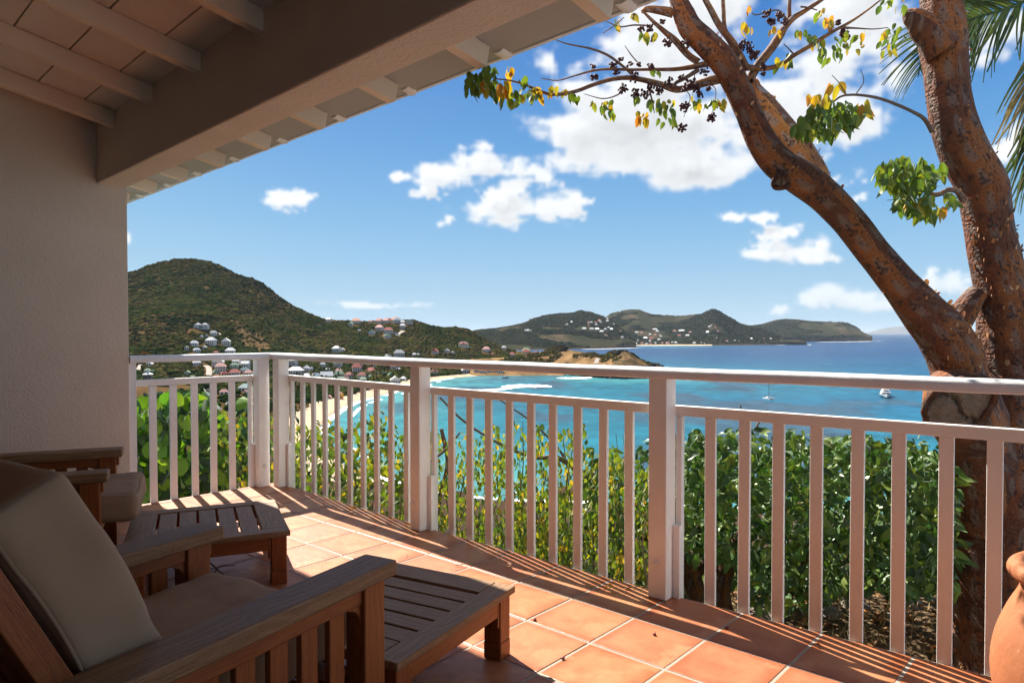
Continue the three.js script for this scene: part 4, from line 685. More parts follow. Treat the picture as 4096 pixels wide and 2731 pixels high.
{
  const kindOf = (h) => `${h[5] > 1 ? 'two-storey ' : ''}house with ${h[3]} ${h[4] === 'box' ? 'flat' : h[4] === 'pyramid' ? 'pyramid' : h[4] === 'gable' ? 'gabled' : 'hipped'} roof ${ZONE[h[6]]}`, groups = {};
  all.forEach((h) => (groups[kindOf(h)] ??= []).push(h)); Object.values(groups).forEach((g) => g.sort((a, b) => a[0] - b[0]));
  for (const h of all) {
    const [px, py, w, roof, shape, st, zone, fi] = h, isFar = fi !== undefined;
    let pos;
    if (isFar) { const H = fi ? HB : HA; pos = place(px, py, w * .5, H, fi ? 3200 : 2450, 5200, fi ? 4300 : 3500); }
    else pos = place(px, py, w, Hm, 330, 1700, ridgeF1(px) - 6);
    const W = w * (isFar ? 1 : .9) / FOC * pos.f, Dp = W * rr(.6, .8), hs = st > 1 ? Math.min(W * .5, 6.4) : Math.min(W * .34, 4), hr = Math.min(W * (shape === 'gable' ? .36 : shape === 'pyramid' ? .5 : .34), 5);
    const g = groups[kindOf(h)], base = kindOf(h), label = g.length > 1 ? `${NTH[g.indexOf(h)] ?? 'last'} from the left: ${base}` : base;
    const t = thing('house', label.split(' ').length > 16 ? label.replace('seen ', '').replace('from the left:', 'leftmost') : label, 'house', V(pos.x, pos.y - .8, -pos.f), Math.atan2(-pos.x, pos.f) * .6 + rr(-.45, .45), 'houses of the bay');
    const wm = isFar ? wallFar : roof === 'red' && rnd() < .3 ? wallY : wallM;
    const wall = part('wall', GEO.box, wm, t); wall.scale.set(W * .9, hs + .8, Dp * .9);
    const rf = part('roof', GEO[shape], roofMats[roof], t); rf.scale.set(W * 1.04, shape === 'box' ? .4 : hr, Dp * 1.08); rf.position.y = hs + .8; if (shape === 'gable' && rnd() < .5) { rf.rotation.y = Math.PI / 2; rf.scale.set(Dp * 1.08, hr, W * 1.04); }
    if (!isFar) {
      const n = Math.max(2, Math.min(5, Math.round(W / 3.2)));
      for (let s = 0; s < st; s++) for (let k = 0; k < n; k++) { const q = part('window', GEO.box, glassM, t); q.scale.set(W * .9 / n * .52, 1.7, .12); q.position.set((k + .5 - n / 2) * W * .9 / n, .8 + s * hs / st + hs / st * .22, Dp * .45); }
      if (st > 1) { const b = part('balcony', GEO.box, wm, t); b.scale.set(W * .94, .25, 1.6); b.position.set(0, .8 + hs / 2 - .1, Dp * .45 + .8); }
    }
    houses.push({ x: pos.x, f: pos.f, r: W * .62 });
  }
}
{ // houses with a shape of their own
  let p = place(806, 1306, 52, Hm, 500, 1600, 1100), s = p.f / FOC; const t = thing('hillside_villa', 'large white villa with two grey pyramid roofs high on the spur', 'house', V(p.x, p.y - 1, -p.f), .1, 'houses of the bay');
  const W = 52 * s; part('wall', GEO.box, wallM, t).scale.set(W, 17 * s + 1, W * .5); part('gallery', GEO.box, wallDk, t).scale.set(W * .34, 13 * s, .3); t.children[1].position.set(W * .02, 1, W * .25 + .1);
  for (const k of [-.26, .24]) { const r = part('roof', GEO.pyramid, roofMats.grey, t); r.scale.set(W * .38, 8 * s, W * .4); r.position.set(W * k, 17 * s + 1, 0); }
  for (const k of [-.34, .36]) for (const j of [0, 1]) { const q = part('window', GEO.box, glassM, t); q.scale.set(W * .22, 3 * s, .2); q.position.set(W * k, 1 + (2 + j * 7) * s, W * .25); }
  houses.push({ x: p.x, f: p.f, r: W * .6 });
  p = place(588, 1530, 30, Hm, 330, 900, 470); s = p.f / FOC; const c = thing('church', 'stone church with a square tower, grey spire and long pale nave roof', 'church', V(p.x, p.y - 2, -p.f), .35);
  part('tower', GEO.box, stoneM, c).scale.set(31 * s, 38 * s + 2, 31 * s);
  const lr = part('roof', GEO.pyramid, roofMats.white, c); lr.scale.set(38 * s, 9 * s, 38 * s); lr.position.y = 38 * s + 2; const sp = part('spire', GEO.pyramid, roofMats.grey, c); sp.scale.set(15 * s, 18 * s, 15 * s); sp.position.y = 42 * s + 2;
  for (const k of [-.22, .22]) { const q = part('window', GEO.box, glassM, c); q.scale.set(4 * s, 11 * s, .3); q.position.set(31 * s * k, 20 * s + 2, 15.5 * s); }
  const nv = part('nave', GEO.box, stoneM, c); nv.scale.set(84 * s, 14 * s, 40 * s); nv.position.set(38 * s, -4 * s, 34 * s); const nr = part('nave_roof', GEO.gable, roofMats.white, c); nr.scale.set(48 * s, 11 * s, 92 * s); nr.rotation.y = Math.PI / 2; nr.position.set(38 * s, 10 * s, 34 * s);
  houses.push({ x: p.x + 10, f: p.f - 6, r: 16 });
  p = place(1853, 1378, 42, Hm, 800, 1500, 1200); s = p.f / FOC; const m = thing('red_roofed_villa', 'wide cream villa with red hipped roof and terrace wall at the ridge foot', 'house', V(p.x, p.y - 1, -p.f), 0, 'houses of the bay');
  part('wall', GEO.box, wallY, m).scale.set(40 * s, 9 * s + 1, 16 * s); const mr = part('roof', GEO.hip, roofMats.pink, m); mr.scale.set(44 * s, 10 * s, 20 * s); mr.position.y = 9 * s + 1; const dm = part('dormer', GEO.gable, roofMats.red, m); dm.scale.set(9 * s, 5 * s, 8 * s); dm.position.set(1 * s, 9 * s + 2, 7 * s);
  const tw = part('terrace_wall', GEO.box, wallM, m); tw.scale.set(86 * s, 7 * s, 1); tw.position.set(-18 * s, -3 * s, 16 * s); for (let k = 0; k < 5; k++) { const q = part('window', GEO.box, glassM, m); q.scale.set(3.4 * s, 5 * s, .2); q.position.set((k - 2) * 7 * s, 2 * s + 1, 8 * s); }
  houses.push({ x: p.x, f: p.f, r: 22 * s });
  p = place(1361, 1592, 18, Hm, 400, 900, 560); s = p.f / FOC; const o = thing('painted_beach_house', 'small beach house painted yellow, orange and red with a dark red roof', 'house', V(p.x, p.y - .5, -p.f), -.3, 'houses of the bay');
  part('wall', GEO.box, std([.62, .20, .03], .8), o).scale.set(16 * s, 14 * s, 12 * s); const up = part('upper_wall', GEO.box, std([.70, .46, .04], .8), o); up.scale.set(17 * s, 10 * s, 12.5 * s); up.position.y = 14 * s; const or = part('roof', GEO.hip, roofMats['dark red'], o); or.scale.set(20 * s, 6 * s, 16 * s); or.position.y = 24 * s;
  [[-.3, std([.1, .3, .08], .7)], [0, std([.6, .05, .03], .7)], [.3, std([.1, .3, .08], .7)]].forEach(([k, mm]) => { for (const j of [2, 16]) { const q = part('shutter', GEO.box, mm, o); q.scale.set(3 * s, 7 * s, .15); q.position.set(17 * s * k, j * s, 6.3 * s); } });
  houses.push({ x: p.x, f: p.f, r: 5 });
}
// pale concrete roads climbing between the houses
const roadM = std([.30, .265, .22], .95), road = (name, label, pts, w) => {
  const P = pts.map(([x, y]) => { const f = march(x, y, Hm, 330, 1700) ?? 1300; return [azOf(x) * f, f]; }), cu = new THREE.CatmullRomCurve3(P.map(([x, f]) => V(x, 0, -f))), pos = [], idx = [], N = 40;
  for (let i = 0; i <= N; i++) { const p = cu.getPoint(i / N), d = cu.getTangent(i / N); for (const s of [-1, 1]) { const x = p.x + d.z * s * w / 2, f = -(p.z - d.x * s * w / 2); pos.push(x, Hm(x, f) + .5, -f); } roads.push([p.x, -p.z, w]); if (i) idx.push(i * 2 - 2, i * 2 - 1, i * 2, i * 2 - 1, i * 2 + 1, i * 2); }
  const g = new THREE.BufferGeometry(); g.setAttribute('position', new THREE.Float32BufferAttribute(pos, 3)); g.setIndex(idx); g.computeVertexNormals(); structure('road', g, roadM);
};
road('', '', [[820, 1464], [831, 1472], [834, 1485], [832, 1504]], 6); road('', '', [[860, 1331], [880, 1338], [892, 1346]], 5); road('', '', [[1588, 1343], [1600, 1334], [1612, 1324]], 7); road('', '', [[2385, 1456], [2388, 1445], [2392, 1434]], 6); road('', '', [[545, 1487], [552, 1475], [560, 1460]], 4);

// ---------------------------------------------------------------- scrub, woods and palms on the land
const okLand = (x, f, y, u) => { const c = coastDist(x, f); if (c < 26 || y < SEA + 2 || !clearOf(x, f)) return 0; if (f > 640 && u > 880 && u < 1260 && scar(x, f) > .35 && rnd() < .8) return 0; const n = fbm(x * .02 + 2, f * .02, 3); const m = fbm(x * .06 + 9, f * .045, 3); return (n < .4 && rnd() < .4) || (m < .42 && rnd() < .5) ? 0 : .7 + .6 * m; };
scatter('hillside_scrub', 34000, [300, 2060], [640, 1460], landH, [1.0, 3.9], okLand, lump(1)); scatter('hillside_scrub', 34000, [300, 2060], [640, 1460], landH, [.9, 3.0], okLand, lump(2, 1)); names.hillside_scrub = 1;
tag(scene.children[scene.children.length - 1], 'dense dry scrub and small trees covering the big hill and ridge', 'scrub'); tag(scene.children[scene.children.length - 2], 'dense dry scrub and small trees covering the big hill and ridge', 'scrub'); scene.children[scene.children.length - 1].name = 'hillside_scrub_001';
tag(scatter('village_trees', 9000, [480, 2150], [430, 1120], (x, f) => landH(x, f), [1.0, 3.0], (x, f, y, u) => { const c = coastDist(x, f); return c > 24 && y < SEA + 40 && clearOf(x, f) && fbm(x * .03, f * .03, 3) > .36 ? 1 : 0; }, lump(3, 1), [[.018, .036, .007], [.028, .046, .009], [.013, .026, .008], [.04, .05, .01]]), 'dark green garden trees between the village houses', 'trees');
tag(scatter('headland_scrub', 2600, [1900, 2640], [930, 1110], headH, [.8, 2.3], (x, f, y, u) => y > SEA + 11 && fbm(x * .03, f * .03, 3) > (u > 2400 ? .42 : .52) && clearOf(x, f) ? 1 : 0, lump(4, .8), [[.025, .032, .008], [.045, .043, .012], [.06, .046, .018]]), 'low patchy scrub on the brown headland', 'scrub');
tag(scatter('headland_rocks', 900, [2235, 2650], [905, 1105], headH, [1.2, 4.5], (x, f, y, u) => (y < SEA + 13 && y > SEA - 2 && u > 2262) || (y > SEA + 31 && Math.abs(u - 2238) < 30) || (y > SEA + 29 && Math.abs(u - 2480) < 60 && rnd() < .15) ? 1 : 0, lump(5, .8), [[.032, .027, .023], [.05, .041, .034], [.022, .019, .018]]), 'dark rocks along the foot and tops of the headland', 'rocks');
for (const [H, n, uR, fR, sz, s] of [[HA, 12000, [1880, 2540], [2520, 3720], [2.5, 7], 6], [HB, 16000, [2420, 3120], [3260, 4500], [2.5, 8], 7], [HC, 7000, [2990, 3470], [4600, 5450], [3, 9], 8]]) tag(scatter('far_scrub', n, uR, fR, H, sz, (x, f, y) => y > SEA + 6 && clearOf(x, f) && fbm(x * .004 + s, f * .004, 4) > .44 ? 1 : 0, lump(s, .7), [[.015, .021, .01], [.022, .026, .013], [.033, .031, .017]]), s === 6 ? 'scrub on the left hill across the bay' : s === 7 ? 'scrub on the dark pointed hills across the bay' : 'scrub on the far headland', 'scrub');
[...scene.children].filter((o) => o.name === 'far_scrub').forEach((o, i) => { if (i) o.name = 'far_scrub_00' + i; });
{ // coconut palms of the beach and gardens: a trunk and drooping fronds
  const gs = [new THREE.CylinderGeometry(.16, .28, 7, 5).translate(0, 3.5, 0).toNonIndexed()];
  for (let k = 0; k < 11; k++) { const f = leafGeo(lance, 3.4, .9, { curl: .55, fold: -.5, segs: 4 }).toNonIndexed(), a = k / 11 * 6.28; f.rotateX(.9 - .5 * (k % 3) / 2); f.rotateY(a); f.translate(0, 7, 0); gs.push(f); }
  const g = mergeGeometries(gs.map((q) => { q.deleteAttribute('uv'); return q; }));
  tag(scatter('coconut_palms', 420, [1150, 2060], [440, 1080], landH, [.7, 1.15], (x, f, y) => { const c = coastDist(x, f); return c > 18 && c < 150 && y < SEA + 9 && clearOf(x, f) && fbm(x * .02 + 5, f * .02, 2) > .4 ? 1 : 0; }, g, [[.032, .05, .01], [.05, .06, .016]]), 'coconut palms along the bay beach and in the gardens', 'palms');
}
// ---------------------------------------------------------------- boats
const hullWhite = phys([.80, .79, .77], .25, { clearcoat: .4 }), dark = std([.02, .022, .028], .2), teakDeck = std([.42, .30, .19], .7), blueHull = std([.025, .05, .10], .4);
function hull(L, B, H, { fine = 2.2, stern = .85, bow = 1.35 } = {}) {                               // along +z to the bow, keel below the waterline
  const pos = [], idx = [], n = 18, m = 8;
  for (let i = 0; i <= n; i++) { const t = i / n, w = B / 2 * (t < .45 ? lerp(stern, 1, t / .45) : 1 - ((t - .45) / .55) ** fine), sh = H * lerp(.85, bow, t * t), rake = L * .1 * t ** 3; for (let j = 0; j <= m; j++) { const s = j / m * 2 - 1, a = Math.abs(s), y = lerp(-H * .35, sh, a ** 1.4 * .999), ww = Math.sign(s) * w * Math.min(1, a ** .55); pos.push(ww, y, (t - .5) * L + rake * a); } }
  for (let i = 0; i < n; i++) for (let j = 0; j < m; j++) { const a = i * (m + 1) + j; idx.push(a, a + 1, a + m + 1, a + 1, a + m + 2, a + m + 1); }
  for (let i = 0; i < n; i++) { const a = i * (m + 1), b = a + m; idx.push(a, a + m + 1, b, b, a + m + 1, b + m + 1); }
  for (let j = 1; j < m; j++) idx.push(0, j + 1, j);
  let g = new THREE.BufferGeometry(); g.setAttribute('position', new THREE.Float32BufferAttribute(pos, 3)); g.setIndex(idx); g = g.toNonIndexed(); g.computeVertexNormals(); return g;
}
{
  const p = onY(3572, 1592, SEA), s = -p.z / FOC, y = thing('motor_yacht', 'white motor yacht with flybridge, lying bow on at the right of the bay', 'yacht', p.clone().add(V(0, .3, -12)), -.42);
  const B = 42 * s, L = B * 3.1; part('hull', hull(L, B, 11 * s, { bow: 1.5 }), hullWhite, y); part('waterline', hull(L * .985, B * .97, 3.4 * s, { bow: 1.2 }), blueHull, y).position.y = -.2;
  const tier = (name, w, h, d, yy, zz, m = hullWhite, r = .8) => { const g = new RoundedBoxGeometry(w, h, d, 3, Math.min(r, h * .45)), q = g.attributes.position; for (let i = 0; i < q.count; i++) if (q.getZ(i) > 0) q.setZ(i, q.getZ(i) - (q.getY(i) + h / 2) * .9); g.computeVertexNormals(); const o = part(name, g, m, y); o.position.set(0, yy, zz); return o; };
  tier('deckhouse', B * .84, 14 * s, L * .55, 14 * s, -L * .06); tier('windscreen', B * .7, 5 * s, L * .552, 15.5 * s, -L * .055, dark); tier('upper_deck', B * .66, 10 * s, L * .4, 24 * s, -L * .1); tier('windscreen', B * .5, 3.4 * s, L * .405, 26 * s, -L * .096, dark);
  tier('flybridge', B * .52, 8 * s, L * .24, 32 * s, -L * .14); tier('windscreen', B * .42, 2.2 * s, L * .242, 34 * s, -L * .139, dark); tier('radar_arch', B * .5, 3 * s, L * .06, 38 * s, -L * .16);
  for (const k of [-.2, .2]) { const d = part('radar_dome', new THREE.SphereGeometry(2.6 * s, 12, 8), dark, y); d.position.set(B * k, 42 * s, -L * .16); }
  part('foredeck', rbox(B * .45, .3, L * .2, .1), teakDeck, y).position.set(0, 10.5 * s, L * .25);
  for (const k of [-1, 1]) part('anchor_fairlead', new THREE.SphereGeometry(.4, 8, 6), dark, y).position.set(k * B * .1, 9 * s, L * .47);
  const fd = part('fender', new THREE.CapsuleGeometry(1.2 * s, 4 * s, 4, 8), dark, y); fd.position.set(B * .52, 3 * s, 0);
}
{
  const p = onY(3075, 1597, SEA), s = -p.z / FOC, y = thing('sailing_catamaran', 'white sailing catamaran with a bare mast anchored in the middle of the water', 'sailboat', p, .2), B = 27 * s, L = B * 1.9;
  for (const k of [-.36, .36]) part('hull', hull(L, B * .26, 6 * s), hullWhite, y).position.x = B * k;
  part('bridge_deck', rbox(B * .8, 3 * s, L * .6, .3), hullWhite, y).position.set(0, 4.5 * s, -L * .05); part('cabin', rbox(B * .56, 4.5 * s, L * .3, .5), hullWhite, y).position.set(0, 8 * s, -L * .02); part('window', rbox(B * .5, 1.6 * s, L * .305, .2), dark, y).position.set(0, 8.4 * s, -L * .02);
  part('mast', new THREE.CylinderGeometry(.9 * s, 1.1 * s, 62 * s, 8).translate(0, 31 * s, 0), std([.12, .13, .15], .5), y).position.set(-B * .02, 8 * s, L * .06); const b = part('boom', new THREE.CylinderGeometry(1.5 * s, 1.5 * s, L * .42, 8).rotateX(Math.PI / 2), std([.05, .07, .12], .8), y); b.position.set(0, 14 * s, -L * .16); part('spreader', new THREE.CylinderGeometry(.4 * s, .4 * s, 9 * s, 6).rotateZ(Math.PI / 2), std([.12, .13, .15], .5), y).position.set(-B * .02, 48 * s, L * .06);
  part('bimini', rbox(B * .5, 1 * s, L * .18, .1), blueHull, y).position.set(0, 13 * s, -L * .27);
}
{
  const p = onY(2021, 1512, SEA), s = -p.z / FOC, y = thing('speedboat', 'small dark speedboat with a white canopy close to the beach', 'boat', p, 1.45), L = 24 * s;
  part('hull', hull(L, L * .32, 4 * s), blueHull, y); part('deck', rbox(L * .26, .25, L * .8, .1), hullWhite, y).position.y = 3.6 * s; part('canopy', rbox(L * .26, .3, L * .34, .12), hullWhite, y).position.set(0, 8.4 * s, -L * .05); for (const k of [-1, 1]) for (const j of [-1, 1]) part('canopy_pole', new THREE.CylinderGeometry(.06, .06, 5 * s, 5), dark, y).position.set(k * L * .11, 6 * s, -L * .05 + j * L * .14); part('console', rbox(L * .12, 2.4 * s, L * .12, .15), hullWhite, y).position.set(0, 4.8 * s, 0); part('outboard', rbox(.7, 1.6, .8, .15), dark, y).position.set(0, 2 * s, -L * .5);
}
{
  const mk = (px, py, w, label) => { const p = onY(px, py, SEA), s = -p.z / FOC, L = w * s, t = thing('dinghy', label, 'dinghy', p, 1.35, 'dinghies beside the motor yacht'); part('hull', hull(L, L * .42, 2.2 * s), hullWhite, t); part('seat', rbox(L * .3, .2, L * .12, .05), std([.3, .28, .27], .8), t).position.y = 1.9 * s; part('outboard', rbox(.4, 1.2, .5, .1), dark, t).position.set(0, 2.2 * s, -L * .48); };
  mk(3524, 1579, 18, 'larger white dinghy floating left of the motor yacht'); mk(3540, 1579, 10, 'smaller white dinghy right beside the motor yacht bow');
}

// ---------------------------------------------------------------- the gumbo-limbo tree by the terrace
const barkMap = tex(1024, 1024, (u, v) => {
  const n = fbmp(u * 6, v * 6, 6, 5), f = fbmp(u * 40, v * 24, 8, 3), g = fbmp(u * 14 + 3, v * 10, 2, 4), sp = noise2p(u * 128, v * 128, 128), ln = noise2p(u * 24, v * 256, 8);
  const big = fbmp(u * 3, v * 3, 3, 4); let c = mix3([.085, .026, .010], [.25, .072, .018], n * .6 + f * .5); c = mix3(c, [.38, .125, .026], sstep(.5, .7, big) * .65); c = mix3(c, [.05, .019, .011], sstep(.48, .3, big) * .6); c = mix3(c, [.20, .135, .10], sstep(.47, .7, g) * .7); c = mix3(c, [.045, .018, .011], sstep(.56, .74, f) * .85); c = mix3(c, [.45, .21, .08], sstep(.93, .97, sp) * .7); return sr(c, .86 + .28 * ln);
}, true);
const barkBump = tex(1024, 1024, (u, v) => .5 * fbmp(u * 24, v * 16, 8, 5) + .42 * fbmp(u * 64, v * 64, 64, 3) + .08 * noise2p(u * 16, v * 128, 16));
M.bark = new THREE.MeshStandardMaterial({ map: rep(barkMap, 1.4), bumpMap: rep(barkBump, 1.4), bumpScale: .026, roughness: .78 });
M.paleBark = new THREE.MeshStandardMaterial({ map: rep(barkMap, 1.4), color: new THREE.Color(2.4, 3.4, 4.6), bumpMap: rep(barkBump, 1.4), bumpScale: .012, roughness: .6 });
M.branch = new THREE.MeshStandardMaterial({ map: rep(barkMap, 4), color: new THREE.Color(1.3, 1.7, 2.1), bumpMap: rep(barkBump, 5), bumpScale: .003, roughness: .75 });
M.twig = std([.16, .105, .07], .8);
const TF = 3.6;
const pathAt = (pts, F) => [pts.map(([x, y, , df]) => at(x, y, F + (df ?? 0))), pts.map(([, , r, df]) => r * (r > 45 ? .91 : 1) / FOC * (F + (df ?? 0)))];
const tree = thing('gumbo_limbo_tree', 'large leaning tree with peeling red-brown bark just outside the railing at right', 'tree', at(3990, 2690, TF));
const tOff = tree.position, addTo = (name, g, m) => part(name, g.translate(-tOff.x, -tOff.y, -tOff.z), m, tree);
const limbs = {
  left: pathAt([[2690, -60, 26], [2738, 60, 42], [2762, 110, 50], [2818, 166, 54], [2896, 249, 57], [2955, 356, 56], [2997, 451, 56], [3050, 570, 63], [3115, 653, 70], [3204, 712, 74], [3293, 777, 71], [3394, 880, 68], [3501, 1019, 69], [3602, 1137, 76], [3697, 1250, 92], [3778, 1345, 108], [3826, 1440, 112], [3848, 1540, 110], [3880, 1680, 130], [3920, 1850, 150, .05], [3950, 2100, 150, .1]], TF),
  right: pathAt([[3752, -90, 80], [3766, 10, 82], [3768, 90, 92], [3776, 170, 97], [3785, 267, 88], [3798, 386, 87], [3822, 504, 93], [3868, 623, 97], [3930, 742, 98], [3952, 860, 96], [3966, 960, 98], [3990, 1080, 102], [4017, 1197, 108], [4030, 1345, 116], [4036, 1493, 124], [4030, 1650, 150], [4020, 1800, 180], [4005, 2000, 205], [3995, 2300, 205], [3990, 2560, 212], [3990, 2700, 250], [3990, 2790, 310]], TF + .12),
  behind: pathAt([[3012, 330, 24], [3020, 360, 30], [3068, 420, 38], [3127, 495, 46], [3204, 595, 54], [3262, 700, 56], [3300, 790, 50]], TF + .22),
};
addTo('trunk', limb(...limbs.right, { seg: 12, rad: 64, bump: .055, freq: 5 }), M.bark); addTo('limb', limb(...limbs.left, { seg: 12, rad: 56, bump: .055, freq: 6 }), M.bark); addTo('limb', limb(...limbs.behind, { seg: 10, rad: 36, bump: .06, freq: 7 }), M.paleBark);
{ // old broken stub on the right limb and pruning scars
  addTo('stub', limb(...pathAt([[3775, 200, 70], [3722, 130, 64], [3676, 86, 52], [3640, 62, 34], [3620, 48, 14]], TF + .06), { seg: 8, rad: 30, bump: .22, freq: 14 }), M.bark);
  addTo('stub', limb(...pathAt([[3800, 1340, 60, .14], [3850, 1260, 56, .12], [3892, 1195, 46, .12], [3915, 1168, 36, .12]], TF - .02), { seg: 8, rad: 30, bump: .05, freq: 9 }), M.bark);
  const woodScar = std([.42, .36, .31], .9, { map: rep(tex(256, 256, (u, v) => { const n = fbmp(u * 40, v * 8, 8, 4), g = fbmp(u * 3, v * 3, 3, 4); return sr(mix3([.25, .2, .16], [.75, .66, .55], n * .6 + g * .5)); }, true), 3), bumpMap: rep(barkBump, 3), bumpScale: .012 });
  const scarAt = (px, py, F, rx, ry, tilt, face, ringR, depth = .02) => {
    const g = new THREE.SphereGeometry(1, 40, 16, 0, 6.2832, 0, Math.PI / 2), p = g.attributes.position, uv = g.attributes.uv; for (let i = 0; i < p.count; i++) { const x = p.getX(i), y = p.getZ(i), r = Math.hypot(x, y); uv.setXY(i, x * rx, y * ry); p.setXYZ(i, x * rx * .96, y * ry * .96, depth * (1 - r * r) * .5 + (fbm(x * 3 + 4, y * 3, 4) - .5) * depth * 1.6 + Math.min(0, -Math.abs(x + .1 * Math.sin(y * 5)) * -.0) - (Math.abs(x - .08 * Math.sin(y * 4)) < .05 ? depth * .9 : 0)); } g.computeVertexNormals();
    const q = new THREE.Quaternion().setFromUnitVectors(V(0, 0, 1), face.clone().normalize()).multiply(new THREE.Quaternion().setFromAxisAngle(V(0, 0, 1), tilt)), c = at(px, py, F);
    const m = new THREE.Matrix4().compose(c, q, V(1, 1, 1)); const s = addTo('pruning_scar', g.applyMatrix4(m), woodScar);
    const pts = []; for (let i = 0; i < 40; i++) { const a = i / 40 * 6.2832, w = 1 + .05 * Math.sin(a * 3 + px); pts.push(V(Math.cos(a) * rx * w, Math.sin(a) * ry * w, .004 * Math.sin(a * 5)).applyMatrix4(m)); }
    const cu = new THREE.CatmullRomCurve3(pts, true), rg = new THREE.TubeGeometry(cu, 90, ringR, 12, true), rp = rg.attributes.position; for (let i = 0; i < rp.count; i++) { const v = V(rp.getX(i), rp.getY(i), rp.getZ(i)), k = (noise3(v.x * 40, v.y * 40, v.z * 40) - .5) * ringR * .7; rp.setXYZ(i, v.x + k, v.y + k, v.z + k * .5); } rg.computeVertexNormals();
    addTo('scar_rim', rg, M.bark);
  };
  addTo('burl', limb(...pathAt([[3930, 1800, 120, .05], [3880, 1690, 150, -.02], [3846, 1620, 150, -.08], [3825, 1560, 120, -.02], [3830, 1480, 70, .06]], TF - .02), { seg: 10, rad: 48, bump: .05, freq: 7 }), M.bark);
  scarAt(3838, 1625, TF - .255, .165, .112, -2.35, V(-.52, -.02, .85), .017, .03); scarAt(3126, 727, TF - .082, .036, .033, .2, V(-.35, -.35, .87), .012, .012);
}
{ // curled flakes of bark, thickest where the limbs catch the sun
  const flake = leafGeo((t) => .35 + .65 * Math.sin(Math.PI * (t * .8 + .1)), .034, .026, { fold: -.22, curl: -.07, segs: 3 }), fm = phys([1, 1, 1], .95, { side: THREE.DoubleSide, transmission: .25 }), list = [], cols = [];
  const sprinkle = ([pts, rad], count, weight, big = 1) => { const cu = new THREE.CatmullRomCurve3(pts, false, 'centripetal'); for (let i = 0; i < count; i++) { const t = rnd() * .98 + .01; if (rnd() > weight(t)) continue; const k = t * (pts.length - 1), k0 = Math.floor(k), R = lerp(rad[k0], rad[Math.min(k0 + 1, rad.length - 1)], k - k0), p = cu.getPoint(t), d = cu.getTangent(t), a = rr(0, 6.3), s = V(Math.cos(a), 0, Math.sin(a)); s.addScaledVector(d, -s.dot(d)).normalize(); const side = s.clone().cross(d), q = new THREE.Quaternion().setFromRotationMatrix(new THREE.Matrix4().makeBasis(side, d, s.clone())); q.multiply(quat(rr(.0, .13), rr(-.12, .12), rr(-3, 3), 'ZXY')); const z = rr(.3, 1.0) * big; list.push(M4(p.addScaledVector(s, R * .985).sub(tOff), q, V(z * rr(.6, 1.2), z, z))); const b = rr(.5, 1.3), c = [[.50, .20, .06], [.42, .13, .045], [.62, .36, .17], [.30, .10, .04]][Math.floor(rnd() * 4)]; cols.push(new THREE.Color().setRGB(...c.map((v) => v * b))); } };
  sprinkle(limbs.right, 2000, (t) => .25 + .75 * sstep(.35, .5, t) * sstep(.75, .6, t)); sprinkle(limbs.left, 1700, (t) => .16 + .8 * sstep(.55, .68, t) * sstep(.86, .76, t)); sprinkle(limbs.behind, 120, () => .5);
  stuff('peeling_bark', flake, fm, list, tree, cols);
}
